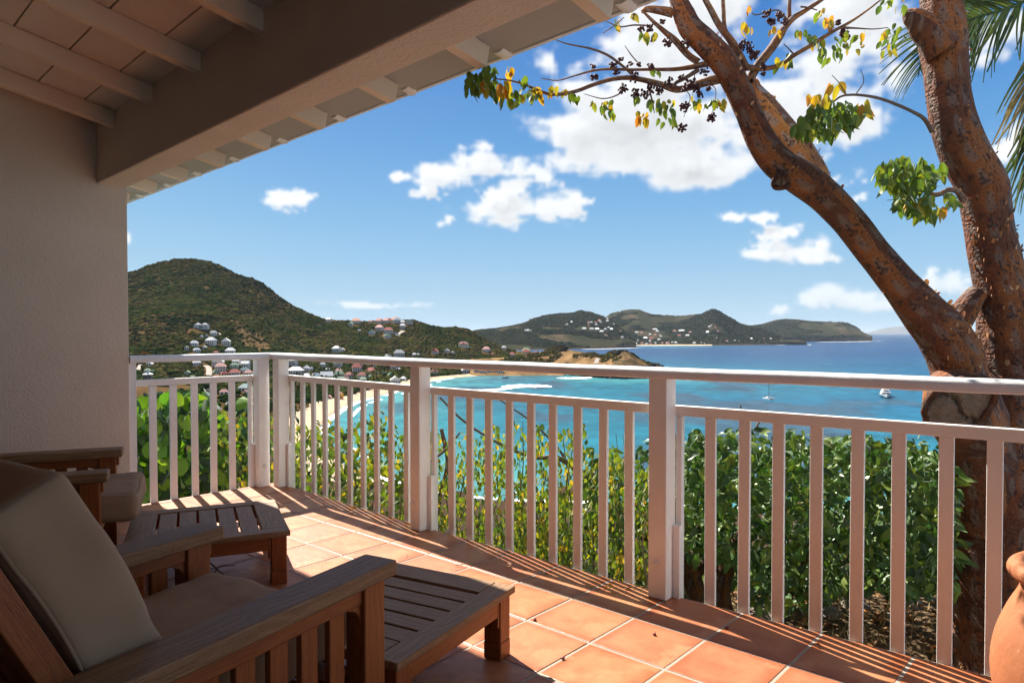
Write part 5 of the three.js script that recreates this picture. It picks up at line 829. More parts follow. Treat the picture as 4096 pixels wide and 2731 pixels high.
// branches: [pixels across, down, radius in pixels, metres nearer (-) or farther]
const cz3 = (l) => l.map(([x, y, r, d]) => [2700 + x / 1.685, y / 1.685, r / 1.685, d]), cz2 = (l) => l.map(([x, y, r, d]) => [1300 + x * .5952, y * .5952, r * .5952, d]);
const BR = [cz3([[490, 470, 26], [410, 330, 24], [340, 200, 15], [328, 60, 13], [322, -40, 12]]), cz3([[480, 450, 24], [390, 290, 26], [300, 170, 22], [240, 60, 20], [190, -30, 18]]), cz3([[500, 540, 34, .02], [560, 440, 30, .03], [640, 340, 30, .04], [720, 220, 27, .05], [768, 130, 16, .06], [772, 40, 13, .06], [778, -40, 12, .06]]), cz3([[720, 215, 20, .05], [790, 130, 20, .04], [880, 70, 16, .03], [980, 5, 13, .02], [1040, -40, 11]]), cz3([[480, 452, 22], [600, 462, 17], [700, 440, 15], [800, 375, 14, -.05], [950, 285, 14, -.08], [1060, 215, 12, -.1], [1180, 150, 9, -.1], [1290, 75, 6, -.1], [1400, -10, 5, -.1]]), cz3([[1130, 185, 9, -.1], [1230, 190, 6, -.1], [1340, 195, 4, -.1], [1440, 185, 3, -.1]]),
  [...cz3([[300, 530, 34], [200, 555, 28], [100, 585, 24], [10, 603, 22]]), ...cz2([[2250, 565, 20, -.02], [2130, 535, 18, -.04], [2050, 522, 16, -.05], [1930, 532, 14, -.08], [1800, 570, 14, -.1], [1700, 608, 13, -.12], [1600, 630, 12, -.15], [1510, 632, 11, -.17], [1430, 605, 9, -.2], [1340, 567, 7, -.2], [1230, 538, 5, -.22], [1140, 530, 4, -.22]])],
  [...cz3([[250, 420, 22], [120, 450, 17], [0, 466, 14]]), ...cz2([[2200, 466, 10], [2050, 468, 9, -.05], [1880, 465, 8, -.08], [1780, 480, 7, -.1], [1680, 508, 5, -.1], [1560, 540, 4, -.1], [1450, 524, 3, -.1]])], [...cz3([[160, 470, 15], [60, 530, 14], [0, 565, 13]]), ...cz2([[2350, 598, 12], [2300, 590, 8]])],
  cz2([[2060, 495, 9], [1985, 430, 9, -.05], [1900, 370, 9, -.06], [1800, 330, 8, -.06], [1700, 308, 6, -.08], [1620, 292, 5, -.08], [1550, 266, 3, -.08]]), cz3([[160, 420, 24], [90, 370, 22], [0, 270, 22], [-60, 220, 18], [-140, 150, 12], [-210, 80, 8]]), cz2([[2340, 85, 34], [2250, 68, 28], [2160, 62, 20], [2130, 80, 12]]), cz2([[2190, 172, 6], [2080, 168, 6], [1980, 178, 5], [1890, 142, 3]]), cz2([[2010, 115, 3], [1960, 160, 4], [1870, 222, 3]]), cz2([[2120, 440, 4], [2060, 370, 4], [2015, 305, 2]]), cz2([[2180, 600, 6], [2200, 680, 6], [2215, 760, 3]]), cz2([[2030, 590, 5], [1960, 640, 5], [1870, 662, 4], [1740, 630, 2]]),
  cz3([[-20, 560, 3], [100, 640, 3], [60, 790, 2]]), cz3([[170, 560, 4], [270, 590, 3], [250, 780, 2]]), cz3([[130, 540, 3], [135, 480, 3], [120, 640, 2]]), cz3([[755, 130, 8], [700, 70, 6], [640, 75, 5], [540, 100, 4], [520, 85, 3]]), cz3([[850, 45, 7], [900, 50, 5], [960, 68, 4]]), cz3([[560, 390, 8], [520, 380, 6], [500, 340, 5]]), cz3([[800, 362, 6], [770, 330, 4], [735, 295, 3]]),
  cz3([[1735, 890, 14, .02], [1690, 810, 14], [1600, 750, 12, -.1], [1500, 705, 11, -.14], [1400, 668, 10, -.16], [1300, 646, 9, -.2], [1200, 638, 8, -.2], [1120, 650, 7, -.22], [1060, 690, 5, -.22], [1000, 700, 4, -.22]]), cz3([[1225, 630, 4, -.2], [1275, 545, 3, -.2], [1255, 470, 2, -.2]]), cz3([[1160, 640, 4, -.2], [1110, 560, 3, -.2], [1060, 505, 2, -.2]]), cz3([[1945, 1345, 22, .02], [1900, 1285, 20, -.06], [1840, 1280, 18, -.1], [1790, 1305, 17, -.13], [1740, 1310, 16, -.15], [1700, 1280, 13, -.16], [1660, 1230, 11, -.17], [1620, 1190, 8, -.18]]), cz3([[1690, 1290, 4, -.15], [1560, 1335, 3, -.18], [1430, 1350, 2, -.2]]), cz3([[1715, 1310, 4, -.15], [1710, 1420, 3, -.16], [1690, 1500, 2, -.18]]), cz3([[1800, 1300, 4, -.1], [1850, 1390, 3, -.12], [1800, 1460, 2, -.14]])];
BR.forEach((b, i) => addTo('branch', limb(...pathAt(b, TF + .02), { seg: 7, rad: b[0][2] > 12 ? 14 : 8, bump: .1, freq: 14 }), b[0][2] > 9 ? M.branch : M.twig));
const leafMat = (c, k = {}) => phys(c, .95, { side: THREE.DoubleSide, transmission: .45, clearcoat: .35, clearcoatRoughness: .35, ...k });
const treeTones = [[.16, .24, .012], [.11, .19, .014], [.26, .30, .014], [.48, .38, .012], [.66, .38, .012], [.66, .26, .014]], treeMats = treeTones.map((c) => leafMat(c, { transmission: .5 }));
const treeLeaf = [leafGeo(ovate, 1, .5, { fold: .35, curl: .25 }), leafGeo(ovate, 1, .56, { fold: .2, curl: .5 }), leafGeo(ovate, 1, .44, { fold: .6, curl: -.15 })];
{
  const list = [], leafAt = (x, y, len, tone, F, spread = 1) => { const dir = V(rr(-.5, .5) * spread, -1, rr(-.6, .6) * spread); const p = at(x, y, F), z = V(rr(-.5, .5), rr(-.1, .5), rr(-1, 1)).normalize(), yv = dir.normalize(), xv = yv.clone().cross(z).normalize(), zz = xv.clone().cross(yv); list.push({ p, q: new THREE.Quaternion().setFromRotationMatrix(new THREE.Matrix4().makeBasis(xv, yv, zz)), s: len / FOC * F, g: Math.floor(rnd() * 3), m: tone }); };
  const G = (tone) => { const r = rnd(); return tone === 'g' ? (r < .5 ? 0 : r < .85 ? 1 : 2) : tone === 'y' ? (r < .35 ? 3 : r < .75 ? 4 : 5) : tone === 'm' ? (r < .28 ? 0 : r < .45 ? 1 : r < .65 ? 2 : r < .85 ? 3 : 4) : 2; };
  const cl2 = (x0, y0, x1, y1, n, len, tone, d) => { for (let i = 0; i < n * 1.3; i++) leafAt(1300 + rr(x0, x1) * .5952, rr(y0, y1) * .5952, len * rr(.85, 1.35), G(tone), TF + d + rr(-.14, .14)); };
  const cl3 = (x0, y0, x1, y1, n, len, tone, d, oval) => { for (let i = 0; i < n * 1.25; i++) { let x, y; do { x = rnd() * 2 - 1; y = rnd() * 2 - 1; } while (oval && x * x + y * y > 1); leafAt(2700 + ((x0 + x1) / 2 + x * (x1 - x0) / 2) / 1.685, ((y0 + y1) / 2 + y * (y1 - y0) / 2) / 1.685, len * rr(.85, 1.35), G(tone), TF + d + rr(-.14, .14)); } };
  cl2(940, 470, 1150, 600, 38, 40, 'g', -.2); cl2(1080, 430, 1150, 480, 5, 38, 'g', -.2); cl2(1050, 530, 1240, 610, 16, 42, 'y', -.2); cl2(1130, 600, 1320, 660, 12, 42, 'm', -.2); cl2(1190, 440, 1280, 500, 5, 36, 'y', -.2); cl2(1300, 500, 1370, 560, 4, 36, 'm', -.2); cl2(1330, 590, 1460, 640, 7, 40, 'm', -.2); cl2(1510, 570, 1570, 610, 5, 38, 'y', -.15); cl2(1410, 570, 1440, 590, 2, 36, 'y', -.15); cl2(1640, 620, 1710, 650, 6, 30, 'g', -.12); cl2(1600, 595, 1625, 615, 2, 30, 'y', -.12); cl2(1790, 670, 1820, 700, 3, 38, 'm', -.1); cl2(1860, 650, 1950, 760, 12, 36, 'm', -.1); cl2(2060, 640, 2110, 660, 3, 30, 'g', -.06); cl2(2090, 740, 2180, 800, 8, 36, 'y', -.06); cl2(2180, 640, 2350, 700, 9, 34, 'm', -.04); cl2(2220, 700, 2350, 820, 10, 36, 'g', -.04); cl2(2120, 200, 2170, 240, 4, 36, 'm', 0); cl2(2200, 210, 2240, 230, 3, 36, 'm', 0); cl2(1950, 120, 1990, 170, 4, 34, 'm', 0); cl2(2060, 85, 2120, 110, 3, 34, 'y', 0); cl2(2180, 450, 2250, 480, 4, 28, 'g', -.05);
  cl3(110, 640, 200, 720, 7, 34, 'm', 0); cl3(200, 640, 340, 700, 9, 34, 'm', 0); cl3(440, 140, 520, 190, 5, 34, 'y', 0); cl3(650, 170, 700, 220, 4, 34, 'y', .05); cl3(490, 20, 520, 50, 2, 30, 'y', 0); cl3(820, 190, 900, 220, 4, 28, 'm', 0); cl3(890, 230, 1010, 300, 9, 34, 'm', -.05); cl3(960, 280, 1130, 390, 13, 36, 'g', -.05); cl3(1080, 200, 1280, 330, 13, 36, 'm', -.08); cl3(1010, 100, 1070, 150, 5, 36, 'y', -.05); cl3(960, 40, 1050, 90, 4, 34, 'm', -.05); cl3(680, 350, 790, 430, 8, 36, 'm', 0); cl3(1340, -20, 1560, 60, 9, 34, 'm', -.1); cl3(1390, 190, 1480, 340, 9, 34, 'm', 0); cl3(1450, 140, 1560, 350, 8, 34, 'g', .1);
  cl3(880, 660, 1260, 830, 62, 50, 'g', -.2, true); cl3(800, 770, 960, 880, 14, 50, 'g', -.2, true); cl3(890, 830, 1060, 920, 14, 48, 'g', -.2, true); cl3(1080, 760, 1200, 850, 8, 52, 'g', -.2); cl3(890, 620, 1050, 680, 8, 50, 'y', -.2); cl3(1040, 530, 1120, 580, 3, 58, 'y', -.2); cl3(1230, 650, 1320, 720, 5, 48, 'y', -.2);
  cl3(1360, 1040, 1840, 1260, 110, 46, 'g', -.2, true); cl3(1370, 1130, 1560, 1280, 20, 46, 'g', -.2, true); cl3(1460, 1250, 1760, 1420, 46, 46, 'g', -.2, true); cl3(1640, 1340, 1780, 1480, 12, 48, 'm', -.15); cl3(1840, 1290, 1890, 1380, 5, 44, 'm', -.1); cl3(1530, 1320, 1660, 1400, 6, 46, 'y', -.2); cl3(1780, 1390, 1810, 1420, 2, 50, 'y', -.15);
  addLeaves(tree, list, treeLeaf, treeMats, treeTones, { restMat: leafMat([1, 1, 1]) });
  console.log('tree leaves', list.length);
  const berryMat = std([.075, .018, .016], .55), bs = new THREE.IcosahedronGeometry(1, 1);
  const bunch = (x, y, n, r) => { const gs = [], c = at(x, y, TF - .03); for (let i = 0; i < n; i++) { const p = c.clone().add(V(rr(-1, 1), rr(-1, 1), rr(-1, 1)).normalize().multiplyScalar(r * rnd() ** .5 / FOC * TF)), g = bs.clone(), k = rr(.005, .0072); g.scale(k, k, k).translate(p.x, p.y, p.z); gs.push(g); const st = new THREE.CylinderGeometry(.0007, .0009, 1, 4).translate(0, .5, 0), d = c.clone().add(V(0, .012, 0)).sub(p), L = d.length(); st.scale(1, L, 1).applyQuaternion(new THREE.Quaternion().setFromUnitVectors(V(0, 1, 0), d.normalize())).translate(p.x, p.y, p.z); gs.push(st.toNonIndexed()); } addTo('berry_cluster', mergeGeometries(gs.map((g) => (g.index ? g.toNonIndexed() : g))), berryMat); };
  for (const [x, y, n, r] of [[1800, 450, 16, 26], [1810, 520, 22, 28], [1940, 440, 24, 34], [1960, 480, 16, 26], [1990, 400, 8, 16], [2080, 510, 26, 40], [2000, 590, 24, 38], [2090, 620, 26, 40], [2180, 600, 22, 38], [2150, 630, 20, 34], [2050, 430, 9, 24], [2110, 430, 10, 18], [2190, 440, 16, 26], [2300, 290, 24, 34], [2180, 190, 18, 34], [2130, 195, 12, 24], [2210, 260, 12, 20], [2270, 150, 12, 20], [2085, 105, 14, 20], [2310, 550, 20, 34], [2250, 610, 20, 30]]) bunch(1300 + x * .5952, y * .5952, n, r * .6);
  for (const [x, y, n, r] of [[620, 90, 22, 34], [650, 140, 20, 30], [700, 110, 22, 34], [745, 150, 14, 24], [480, 300, 34, 44], [510, 330, 20, 30], [540, 380, 24, 38], [560, 360, 12, 22], [600, 440, 14, 26], [600, 490, 10, 18], [1100, 155, 16, 20], [1140, 215, 24, 34], [1160, 240, 14, 24], [65, 720, 40, 36], [50, 860, 30, 30], [245, 795, 40, 34], [150, 600, 24, 34], [110, 560, 26, 38], [60, 600, 14, 26], [40, 520, 12, 22], [170, 640, 18, 26], [70, 290, 24, 34], [350, 320, 12, 20], [200, 480, 16, 30], [230, 600, 10, 18]]) bunch(2700 + x / 1.685, y / 1.685, n, r * .6);
}
// ---------------------------------------------------------------- palm behind the tree
{
  const PF = 5.4, palm = thing('palm_tree', 'coconut palm behind the leaning tree, its fronds hanging into the top right corner', 'palm', at(4420, 2500, PF)), o = palm.position, fr = [leafMat([.07, .115, .02], { transmission: .3 }), leafMat([.12, .155, .025], { transmission: .3 }), leafMat([.045, .08, .018], { transmission: .25 }), leafMat([.34, .25, .09], { transmission: .25 })];
  part('trunk', limb([V(0, 0, 0), V(.12, 1.6, 0), V(.05, 3.4, 0), V(0, 5.4, 0)], [.2, .15, .13, .15], { seg: 8, rad: 20, bump: .04, freq: 9 }), std([.22, .19, .16], .9), palm);
  const ll = leafGeo((t) => .3 + .7 * Math.sin(Math.PI * Math.min(1, t * .8 + .2)) * (1 - t * .75), 1, .075, { fold: .8, curl: .22, segs: 7 });
  const frond = (pts, F, n, len, angL, angR, mats, droop) => {
    const P = pts.map(([x, y, d]) => at(x, y, F + (d ?? 0)).sub(o)), cu = new THREE.CatmullRomCurve3(P), st = part('frond', limb(P, P.map((_, i) => lerp(.016, .004, i / (P.length - 1))), { seg: 8, rad: 8 }), mats[0], palm);
    for (let i = 0; i < n; i++) for (const s of [-1, 1]) {
      const t = lerp(.12, .985, (i + rr(-.3, .3)) / n), p = cu.getPoint(clamp(t, 0, 1)), d = cu.getTangent(clamp(t, 0, 1)), vw = p.clone().add(o).sub(V(0, EYE, 0)).normalize(), sd = d.clone().cross(vw).normalize().multiplyScalar(s), a = s > 0 ? angR : angL, dir = d.clone().multiplyScalar(Math.cos(a)).addScaledVector(sd, Math.sin(a)).addScaledVector(vw, rr(-.35, .35)); dir.y -= droop * rr(.5, 1.3); dir.normalize();
      const m = part('leaflet', ll, mats[Math.floor(rnd() * mats.length)], st), L = len * Math.sin(Math.PI * (t * .78 + .2)) ** .6 * rr(.8, 1.1) * (t > .9 ? .8 : 1); m.position.copy(p); m.quaternion.copy(leafQ(dir)).multiply(quat(0, rr(-.8, .8), 0)); m.scale.set(L * .9, L, L);
    }
  };
  frond(cz3([[2420, -330, 0], [2150, -120, 0], [1930, 60, 0], [1760, 230, 0], [1670, 390, 0], [1640, 520, 0]]).map(([x, y]) => [x, y]), PF, 26, .56, .62, .62, [fr[0], fr[1], fr[2]], .2);
  frond(cz3([[2560, -140, 0], [2352, 10, 0], [2200, 70, 0], [2050, 110, 0], [1900, 165, 0], [1780, 215, 0]]).map(([x, y]) => [x, y]), PF - .3, 30, .5, .75, .8, [fr[0], fr[1], fr[2]], .08);
  frond(cz3([[2560, 140, 0], [2500, 300, 0], [2440, 470, 0], [2420, 640, 0], [2420, 780, 0]]).map(([x, y]) => [x, y]), PF - .4, 22, .5, .55, .7, [fr[3], fr[3], fr[1]], .2);
  frond(cz3([[2600, 420, 0], [2530, 640, 0], [2470, 860, 0], [2440, 1080, 0], [2430, 1220, 0]]).map(([x, y]) => [x, y]), PF - .4, 24, .52, .5, .7, [fr[0], fr[1], fr[3]], .25);
}
// ---------------------------------------------------------------- shrubs outside the railing
const prof = (pts) => curve1(pts);
const railLine = [cW, kC, c2, c3, c4, c5], railF = (px) => { const r = azOf(px); for (let i = 0; i < railLine.length - 1; i++) { const a = railLine[i], b = railLine[i + 1], fa = a.x + a.z * r, fb = b.x + b.z * r; if (fa * fb <= 0) { const t = fa / (fa - fb); return -lerp(a.z, b.z, t); } } return px < 1000 ? 5.2 : 2; };
function shrubFill(list, n, x0, x1, top, bot, F0, F1, len, geoN, tonePick, dirFn, dens = () => 1) {
  for (let i = 0, tries = 0; i < n && tries < n * 20; tries++) { const x = rr(x0, x1), y0 = top(x), y1 = bot(x); if (y1 <= y0) continue; const y = lerp(y0, y1, rnd()); if (rnd() > dens(x, y, (y - y0) / (y1 - y0))) continue; const F = railF(x) + F0 + (F1 - F0) * rnd() ** 1.4, p = at(x, y, F), d = dirFn(x, y), z = V(rr(-.7, .7), rr(0, .9), rr(-.2, 1)).normalize(), yv = d.normalize(), xv = yv.clone().cross(z).normalize(), zz = xv.clone().cross(yv); list.push({ p, q: new THREE.Quaternion().setFromRotationMatrix(new THREE.Matrix4().makeBasis(xv, yv, zz)), s: len * rr(.5, 1.32), g: Math.floor(rnd() * geoN), m: tonePick(x, y) }); i++; }
}
const stems = (parent, defs, mat) => defs.forEach(([pts, F]) => { const [P, R] = pathAt(pts, F); part('stem', limb(P.map((p) => p.sub(parent.position)), R, { seg: 7, rad: 9, bump: .12, freq: 16 }), mat, parent); });
const dn = () => V(rr(-.7, .7), rr(-1, -.15), rr(-.6, .7));
{ // broad heart-shaped leaves by the left wall
  const t = thing('broad_leaved_shrub', 'shrub with big round heart-shaped green leaves behind the left railing bay', 'shrub', at(760, 2250, 6.9)), list = [], tones = [[.07, .19, .008], [.10, .25, .008], [.15, .30, .009], [.03, .09, .012], [.20, .33, .010], [.018, .055, .016]];
  const hg = [leafGeo(heart, 1, 1.02, { fold: .12, curl: .25, notch: .12, segs: 10 }), leafGeo(heart, 1, .95, { fold: .3, curl: .12, notch: .12, segs: 10 }), leafGeo(heart, 1, 1.0, { fold: -.1, curl: .4, notch: .1, segs: 10, wave: .02 })];
  const top = prof([[300, 1580], [540, 1590], [620, 1572], [760, 1560], [830, 1566], [870, 1640], [920, 1690], [950, 1600], [985, 1575], [1030, 1640], [1090, 1800]]), bot = prof([[300, 2120], [800, 2110], [1090, 2030]]);
  shrubFill(list, 1250, 380, 1060, top, bot, 1.0, 2.6, .13, 3, () => Math.floor(rnd() * 6), dn, (x, y, k) => (x > 870 ? .3 : 1));
  addLeaves(t, list, hg, tones.map((c) => leafMat(c.map((v) => v * 1.15), { transmission: .5 })), tones, { restMat: leafMat([1, 1, 1], { transmission: .45 }) });
  stems(t, [[[[700, 2300, 9], [720, 2000, 8], [690, 1800, 6], [705, 1600, 4]], 6.9], [[[760, 2300, 9], [800, 2050, 8], [860, 1850, 6], [960, 1660, 4]], 6.8], [[[640, 2300, 9], [600, 2050, 7], [570, 1850, 5], [545, 1650, 4]], 7], [[[760, 2200, 8], [770, 1950, 7], [740, 1750, 5], [830, 1640, 3]], 7.1]], std([.13, .10, .06], .85));
}
const yTones = [[.13, .21, .010], [.21, .27, .010], [.35, .34, .010], [.58, .40, .010], [.08, .14, .012], [.045, .085, .012]], yMats = yTones.map((c) => leafMat(c, { transmission: .45 })), smallLeaf = [leafGeo(ovate, 1, .52, { fold: .3, curl: .3, segs: 4 }), leafGeo(lance, 1, .42, { fold: .4, curl: .35, segs: 4 })];
const yPick = () => { const r = rnd(); return r < .24 ? 0 : r < .46 ? 1 : r < .60 ? 2 : r < .70 ? 3 : r < .86 ? 4 : 5; };
{ // loose yellow-green shrub along the middle bays
  const t = thing('yellowing_shrub', 'loose shrub with small yellow-green leaves behind the two middle railing bays', 'shrub', at(1750, 2700, 6)), list = [];
  const topA = prof([[980, 1640], [1060, 1660], [1150, 1640], [1230, 1700], [1300, 1660], [1400, 1700], [1440, 1640], [1480, 1650], [1540, 1630], [1600, 1720], [1680, 1760]]), botA = (x) => 1990 + (x - 860) * .2;
  shrubFill(list, 3000, 860, 1720, topA, botA, .75, 2.4, .078, 1, () => { const r = rnd(); return r < .4 ? 0 : r < .6 ? 1 : r < .72 ? 2 : r < .8 ? 3 : r < .9 ? 4 : 5; }, dn, (x, y, k) => clamp(.35 + k * 2, 0, 1));
  const topB = prof([[1640, 1760], [1720, 1700], [1800, 1750], [1850, 1720], [1900, 1760], [1980, 1660], [2000, 1740], [2060, 1650], [2090, 1700], [2160, 1690], [2230, 1720], [2300, 1690], [2340, 1690], [2380, 1800], [2470, 1770], [2520, 1900], [2600, 1850], [2700, 2000]]);
  shrubFill(list, 9000, 1640, 2720, topB, (x) => 2150 + (x - 1640) * .27, .35, 2.4, .046, 2, yPick, () => V(rr(-.35, .35), -1, rr(-.4, .4)), (x, y, k) => clamp(.3 + k * 1.1, 0, 1) * (fbm(x * .012, y * .012, 3) > .45 ? 1 : .3));
  addLeaves(t, list, smallLeaf, yMats, yTones, { restGeo: smallLeaf[0], restMat: leafMat([1, 1, 1]) });
  const tw = []; const r0 = mulberry(8);
  for (let i = 0; i < 46; i++) { const x = 1000 + i * 36 + r0() * 20, lean = (r0() - .5) * 260, h = 500 + r0() * 380; tw.push([[[x, 2560, 3.2 + 3 * r0()], [x + lean * .3 + (r0() - .5) * 40, 2560 - h * .4, 2.6 + 2 * r0()], [x + lean * .6 + (r0() - .5) * 70, 2560 - h * .75, 2 + r0()], [x + lean, 2560 - h, 1.2]], Math.max(railF(x), railF(x + lean)) + .3 + r0() * 1.2]); }
  for (let i = 0; i < 60; i++) { const x = 1650 + r0() * 980, y = 1850 + r0() * 500, a = r0() * 6.3, L = 60 + r0() * 120; tw.push([[[x, y, 1.6], [x + Math.cos(a) * L * .5 + (r0() - .5) * 20, y - Math.abs(Math.sin(a)) * L * .5, 1.3], [x + Math.cos(a) * L, y - Math.abs(Math.sin(a)) * L, .8]], railF(x) + .4 + r0() * 1.4]); }
  tw.push([[[1740, 2150, 10], [1760, 1980, 9], [1790, 1850, 9], [1765, 1715, 8]], 5.6], [[[1700, 1860, 8], [1780, 1800, 6], [1840, 1730, 4]], 5.5], [[[1760, 1590, 4], [1850, 1680, 5], [1990, 1770, 6], [2140, 1830, 8], [2230, 1830, 11], [2330, 1900, 15], [2420, 2000, 16]], 5.2], [[[2000, 1600, 3], [2130, 1690, 4], [2230, 1790, 5], [2270, 1850, 7]], 5.3], [[[2050, 2330, 16], [2110, 2170, 15], [2150, 2060, 12], [2160, 2000, 9]], 5.4], [[[1910, 2300, 12], [1920, 2160, 10], [1900, 2060, 7]], 5.7], [[[2220, 2150, 12], [2260, 2260, 13], [2300, 2420, 14]], 5.2], [[[1640, 2300, 12], [1660, 2120, 11], [1690, 1980, 8], [1640, 1800, 5]], 6.2], [[[1540, 2300, 9], [1520, 2050, 7], [1500, 1880, 5]], 6.4]);
  const gs = tw.map(([pts, F]) => { const [P, R] = pathAt(pts, F); return limb(P.map((p) => p.sub(t.position)), R, { seg: 5, rad: 6, bump: .1, freq: 16 }); });
  gs.slice(-9).forEach((g) => part('stem', g, M.twig, t)); const all = part('twigs', mergeGeometries(gs.slice(0, -9)), M.twig, t); all.userData.kind = 'stuff';
}
{ // dense glossy shrub of the right bay
  const t = thing('glossy_shrub', 'dense dark green shrub with glossy wavy leaves behind the front right railing bay', 'shrub', at(2860, 2440, 4.4)), list = [], tones = [[.05, .13, .010], [.075, .17, .012], [.11, .20, .014], [.03, .08, .010], [.16, .23, .014], [.05, .13, .014]];
  const lg = [leafGeo(ovate, 1, .46, { fold: .3, curl: .3, wave: .025, segs: 7 }), leafGeo(lance, 1, .42, { fold: .45, curl: .1, wave: .03, segs: 7 }), leafGeo(ovate, 1, .5, { fold: .15, curl: .5, wave: .02, segs: 7 })];
  const top = prof([[2330, 1960], [2380, 1790], [2450, 1800], [2500, 1880], [2540, 1790], [2600, 1760], [2660, 1740], [2740, 1760], [2790, 1715], [2860, 1740], [2930, 1705], [3060, 1715], [3200, 1720], [3300, 1735], [3440, 1740], [3560, 1745], [3640, 1740], [3700, 1770], [3760, 1800], [3820, 1860]]), bot = prof([[2330, 2060], [2450, 2180], [2600, 2260], [2700, 2300], [2760, 2220], [2900, 2240], [3000, 2420], [3250, 2440], [3450, 2330], [3600, 2370], [3820, 2380]]);
  const dl = () => V(rr(-.9, .9), rr(-1, .25), rr(-.4, .9));
  shrubFill(list, 4000, 2340, 3830, top, bot, .7, 1.5, .076, 3, () => Math.floor(rnd() * 6), dl, (x, y, k) => (x < 2680 ? .36 : 1));
  shrubFill(list, 2200, 2700, 3830, (x) => top(x) + 50, bot, 1.5, 2.3, .085, 3, () => Math.floor(rnd() * 4), dl);
  addLeaves(t, list, lg, tones.map((c) => phys(c, .95, { side: THREE.DoubleSide, transmission: .3, clearcoat: .45, clearcoatRoughness: .3 })), tones, { restMat: phys([1, 1, 1], .95, { side: THREE.DoubleSide, transmission: .3, clearcoat: .45, clearcoatRoughness: .3 }) });
  const g = new THREE.MeshStandardMaterial({ map: rep(barkMap, 2), color: new THREE.Color(.55, .75, .85), bumpMap: rep(barkBump, 3), bumpScale: .02, roughness: .95 });
  stems(t, [[[[2800, 2480, 44], [2780, 2360, 40], [2760, 2280, 34], [2710, 2190, 24], [2640, 2100, 16]], 4.3], [[[2900, 2480, 42], [2885, 2360, 38], [2905, 2260, 36], [2940, 2180, 24], [3000, 2080, 14]], 4.2], [[[2770, 2300, 26], [2830, 2240, 24], [2800, 2150, 16], [2830, 2020, 10]], 4.35], [[[3140, 2420, 22], [3180, 2300, 20], [3240, 2180, 14], [3260, 2000, 9]], 4.3], [[[3190, 2270, 12], [3330, 2200, 9], [3420, 2100, 6]], 4.4], [[[3560, 2400, 14], [3520, 2250, 12], [3500, 2080, 8]], 4.4], [[[2440, 2020, 13], [2520, 2060, 15], [2600, 2180, 17], [2700, 2330, 18]], 4.7], [[[3550, 2330, 8], [3420, 2300, 6], [3330, 2330, 4]], 4.2]], g);
  stems(t, [[[[2960, 1800, 5], [2962, 1680, 4], [2964, 1620, 3]], 4.4], [[[3020, 1720, 4], [3060, 1650, 3], [3070, 1636, 2]], 4.4]], M.twig);
}
// thicket on the steep slope below the terrace
{
  const gs = []; const r0 = mulberry(3); for (let i = 0; i < 46; i++) { const g = smallLeaf[i % 2].clone(), k = .16 + .1 * r0(); g.scale(k, k, k); g.rotateX((r0() - .5) * 2.6); g.rotateY(r0() * 6.3); const a = r0() * 6.3, b = Math.acos(r0() * 1.6 - .6), R = .35 + .65 * r0(); g.translate(Math.cos(a) * Math.sin(b) * R * .8, Math.cos(b) * R * .7 + .25, Math.sin(a) * Math.sin(b) * R * .8); gs.push(g); }
  const clump = mergeGeometries(gs), list = [], cols = []; let tries = 0;
  while (list.length < 15000 && tries++ < 120000) { const f = 7.4 + 195 * rnd() ** 1.7, u = rr(-1000, 4800), x = azOf(u) * f, y = nearH(x, f); if (y < SEA + 3) continue; const s = (.6 + f * .014) * rr(.7, 1.6); list.push(M4(V(x, y, -f), quat(0, rr(0, 6.3), 0), V(s, s * rr(.7, 1.2), s))); const c = [[.05, .085, .015], [.10, .13, .016], [.035, .06, .015], [.16, .16, .02], [.08, .07, .02]][Math.floor(rnd() * 5)], b = rr(.7, 1.3); cols.push(new THREE.Color().setRGB(...c.map((v) => v * b))); }
  tag(stuff('slope_thicket', clump, leafMat([1, 1, 1], { transmission: .35 }), list, null, cols), 'green and yellow thicket covering the steep slope below the terrace', 'thicket');
}
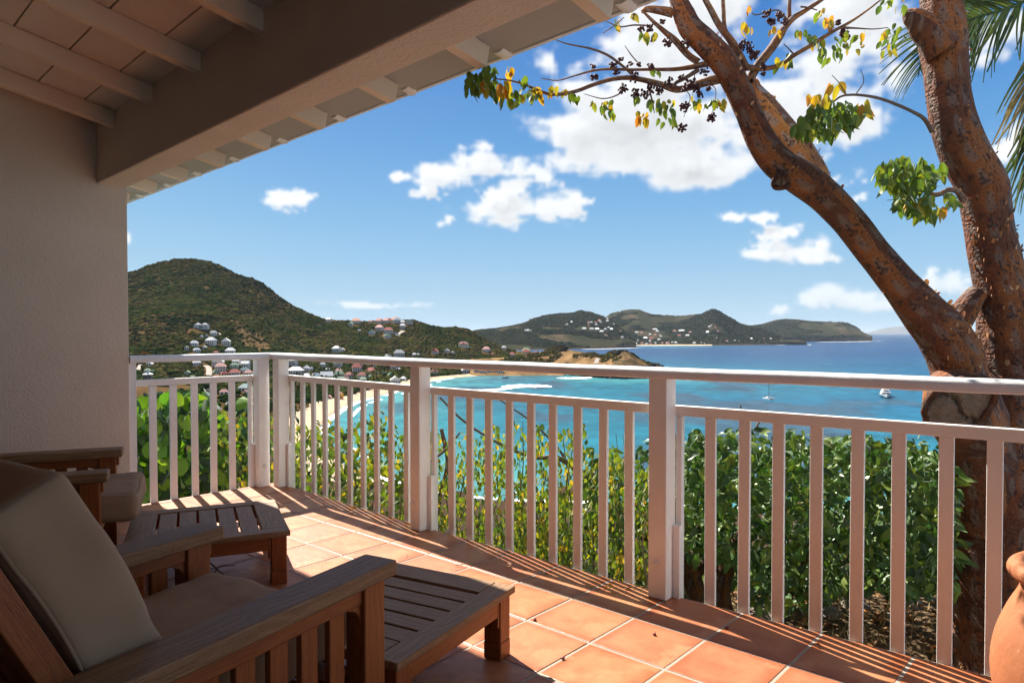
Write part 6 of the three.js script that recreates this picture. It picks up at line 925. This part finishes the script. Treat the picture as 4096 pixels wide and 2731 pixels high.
// ground under the right-hand shrub: stones, straw and leaf litter
{
  const rockM = new THREE.MeshStandardMaterial({ map: rep(tex(256, 256, (u, v) => { const n = fbmp(u * 6, v * 6, 6, 5), s = noise2p(u * 64, v * 64, 64); return sr(mix3([.20, .165, .13], [.42, .36, .29], n), s > .9 ? 1.2 : 1); }, true), 2), bumpMap: rep(barkBump, 2), bumpScale: .02, roughness: .95 });
  const stone = (px, py, w, label, sd, sq = .6) => { const g = new THREE.IcosahedronGeometry(1, 4), p = g.attributes.position; for (let i = 0; i < p.count; i++) { const x = p.getX(i), y = p.getY(i), z = p.getZ(i), k = .72 + .5 * noise3(x * 1.3 + sd, y * 1.3 + sd * 2, z * 1.3) + .14 * (noise3(x * 6 + sd, y * 6, z * 6) - .5); p.setXYZ(i, x * k, y * k * sq, z * k * .9); } let gg = new THREE.BufferGeometry(); gg.setAttribute('position', p); gg = mergeVertices(gg, 1e-4); gg.computeVertexNormals(); const pp = gg.attributes.position, u = new Float32Array(pp.count * 2); for (let i = 0; i < pp.count; i++) { u[i * 2] = pp.getX(i) * .3; u[i * 2 + 1] = pp.getZ(i) * .3 + pp.getY(i) * .2; } gg.setAttribute('uv', new THREE.BufferAttribute(u, 2)); const q = onY(px, py, -.46), s = w / FOC * -q.z / 2, o = new THREE.Mesh(gg, rockM); o.name = numbered('rock'); o.position.copy(q).setY(-.5 + s * .1); o.scale.setScalar(s); o.rotation.y = sd; o.castShadow = o.receiveShadow = true; tag(o, label, 'rock', 'rocks under the glossy shrub'); scene.add(o); };
  stone(3080, 2440, 190, 'broad pale flat rock left of the middle balusters of the right bay', 1.3, .5); stone(3310, 2460, 150, 'angular grey rock in the middle of the right bay under the shrub', 4.1, .8); stone(3420, 2420, 130, 'grey rock behind the angular rock, close under the leaves', 2.2, .7); stone(3560, 2470, 120, 'dark rock at the foot of the leaning tree', 5.7, .6); stone(3640, 2400, 110, 'small shaded rock left of the leaning tree trunk', 3.3, .6); stone(3000, 2400, 110, 'small pale rock at the foot of the gnarled stem', 7.1, .5);
  const blade = leafGeo(lance, .09, .005, { curl: .6, segs: 3 }), bl = [], bc = []; for (let i = 0; i < 2600; i++) { const u = rr(2650, 4500), f = rr(2.3, 4.6), x = azOf(u) * f, y = nearH(x, f); bl.push(M4(V(x, y + .004, -f), quat(rr(-1.5, 1.5), rr(0, 6.3), rr(-.6, .6)), rr(.5, 1.4))); const b = rr(.6, 1.2); bc.push(new THREE.Color().setRGB(.42 * b, .31 * b, .14 * b)); }
  tag(stuff('dry_grass', blade, std([1, 1, 1], .9, { side: THREE.DoubleSide }), bl, null, bc), 'dry straw and grass on the ground outside the right bay', 'grass');
  const ll = [], lc = []; for (let i = 0; i < 1500; i++) { const u = rr(2500, 4500), f = rr(2.4, 5), x = azOf(u) * f, y = nearH(x, f); ll.push(M4(V(x, y + .012, -f), quat(-1.5 + rr(-.5, .5), rr(0, 6.3), 0), rr(.6, 1.4))); const c = [[.30, .15, .06], [.20, .10, .05], [.42, .26, .10], [.40, .16, .04]][Math.floor(rnd() * 4)]; lc.push(new THREE.Color().setRGB(...c)); }
  tag(stuff('leaf_litter', curl, std([1, 1, 1], .9, { side: THREE.DoubleSide }), ll, null, lc), 'brown leaf litter on the ground under the right-hand shrub', 'leaf litter');
}
scene.fog = new THREE.FogExp2(new THREE.Color(.70, .84, 1), .00002);

renderer.render(scene, camera);
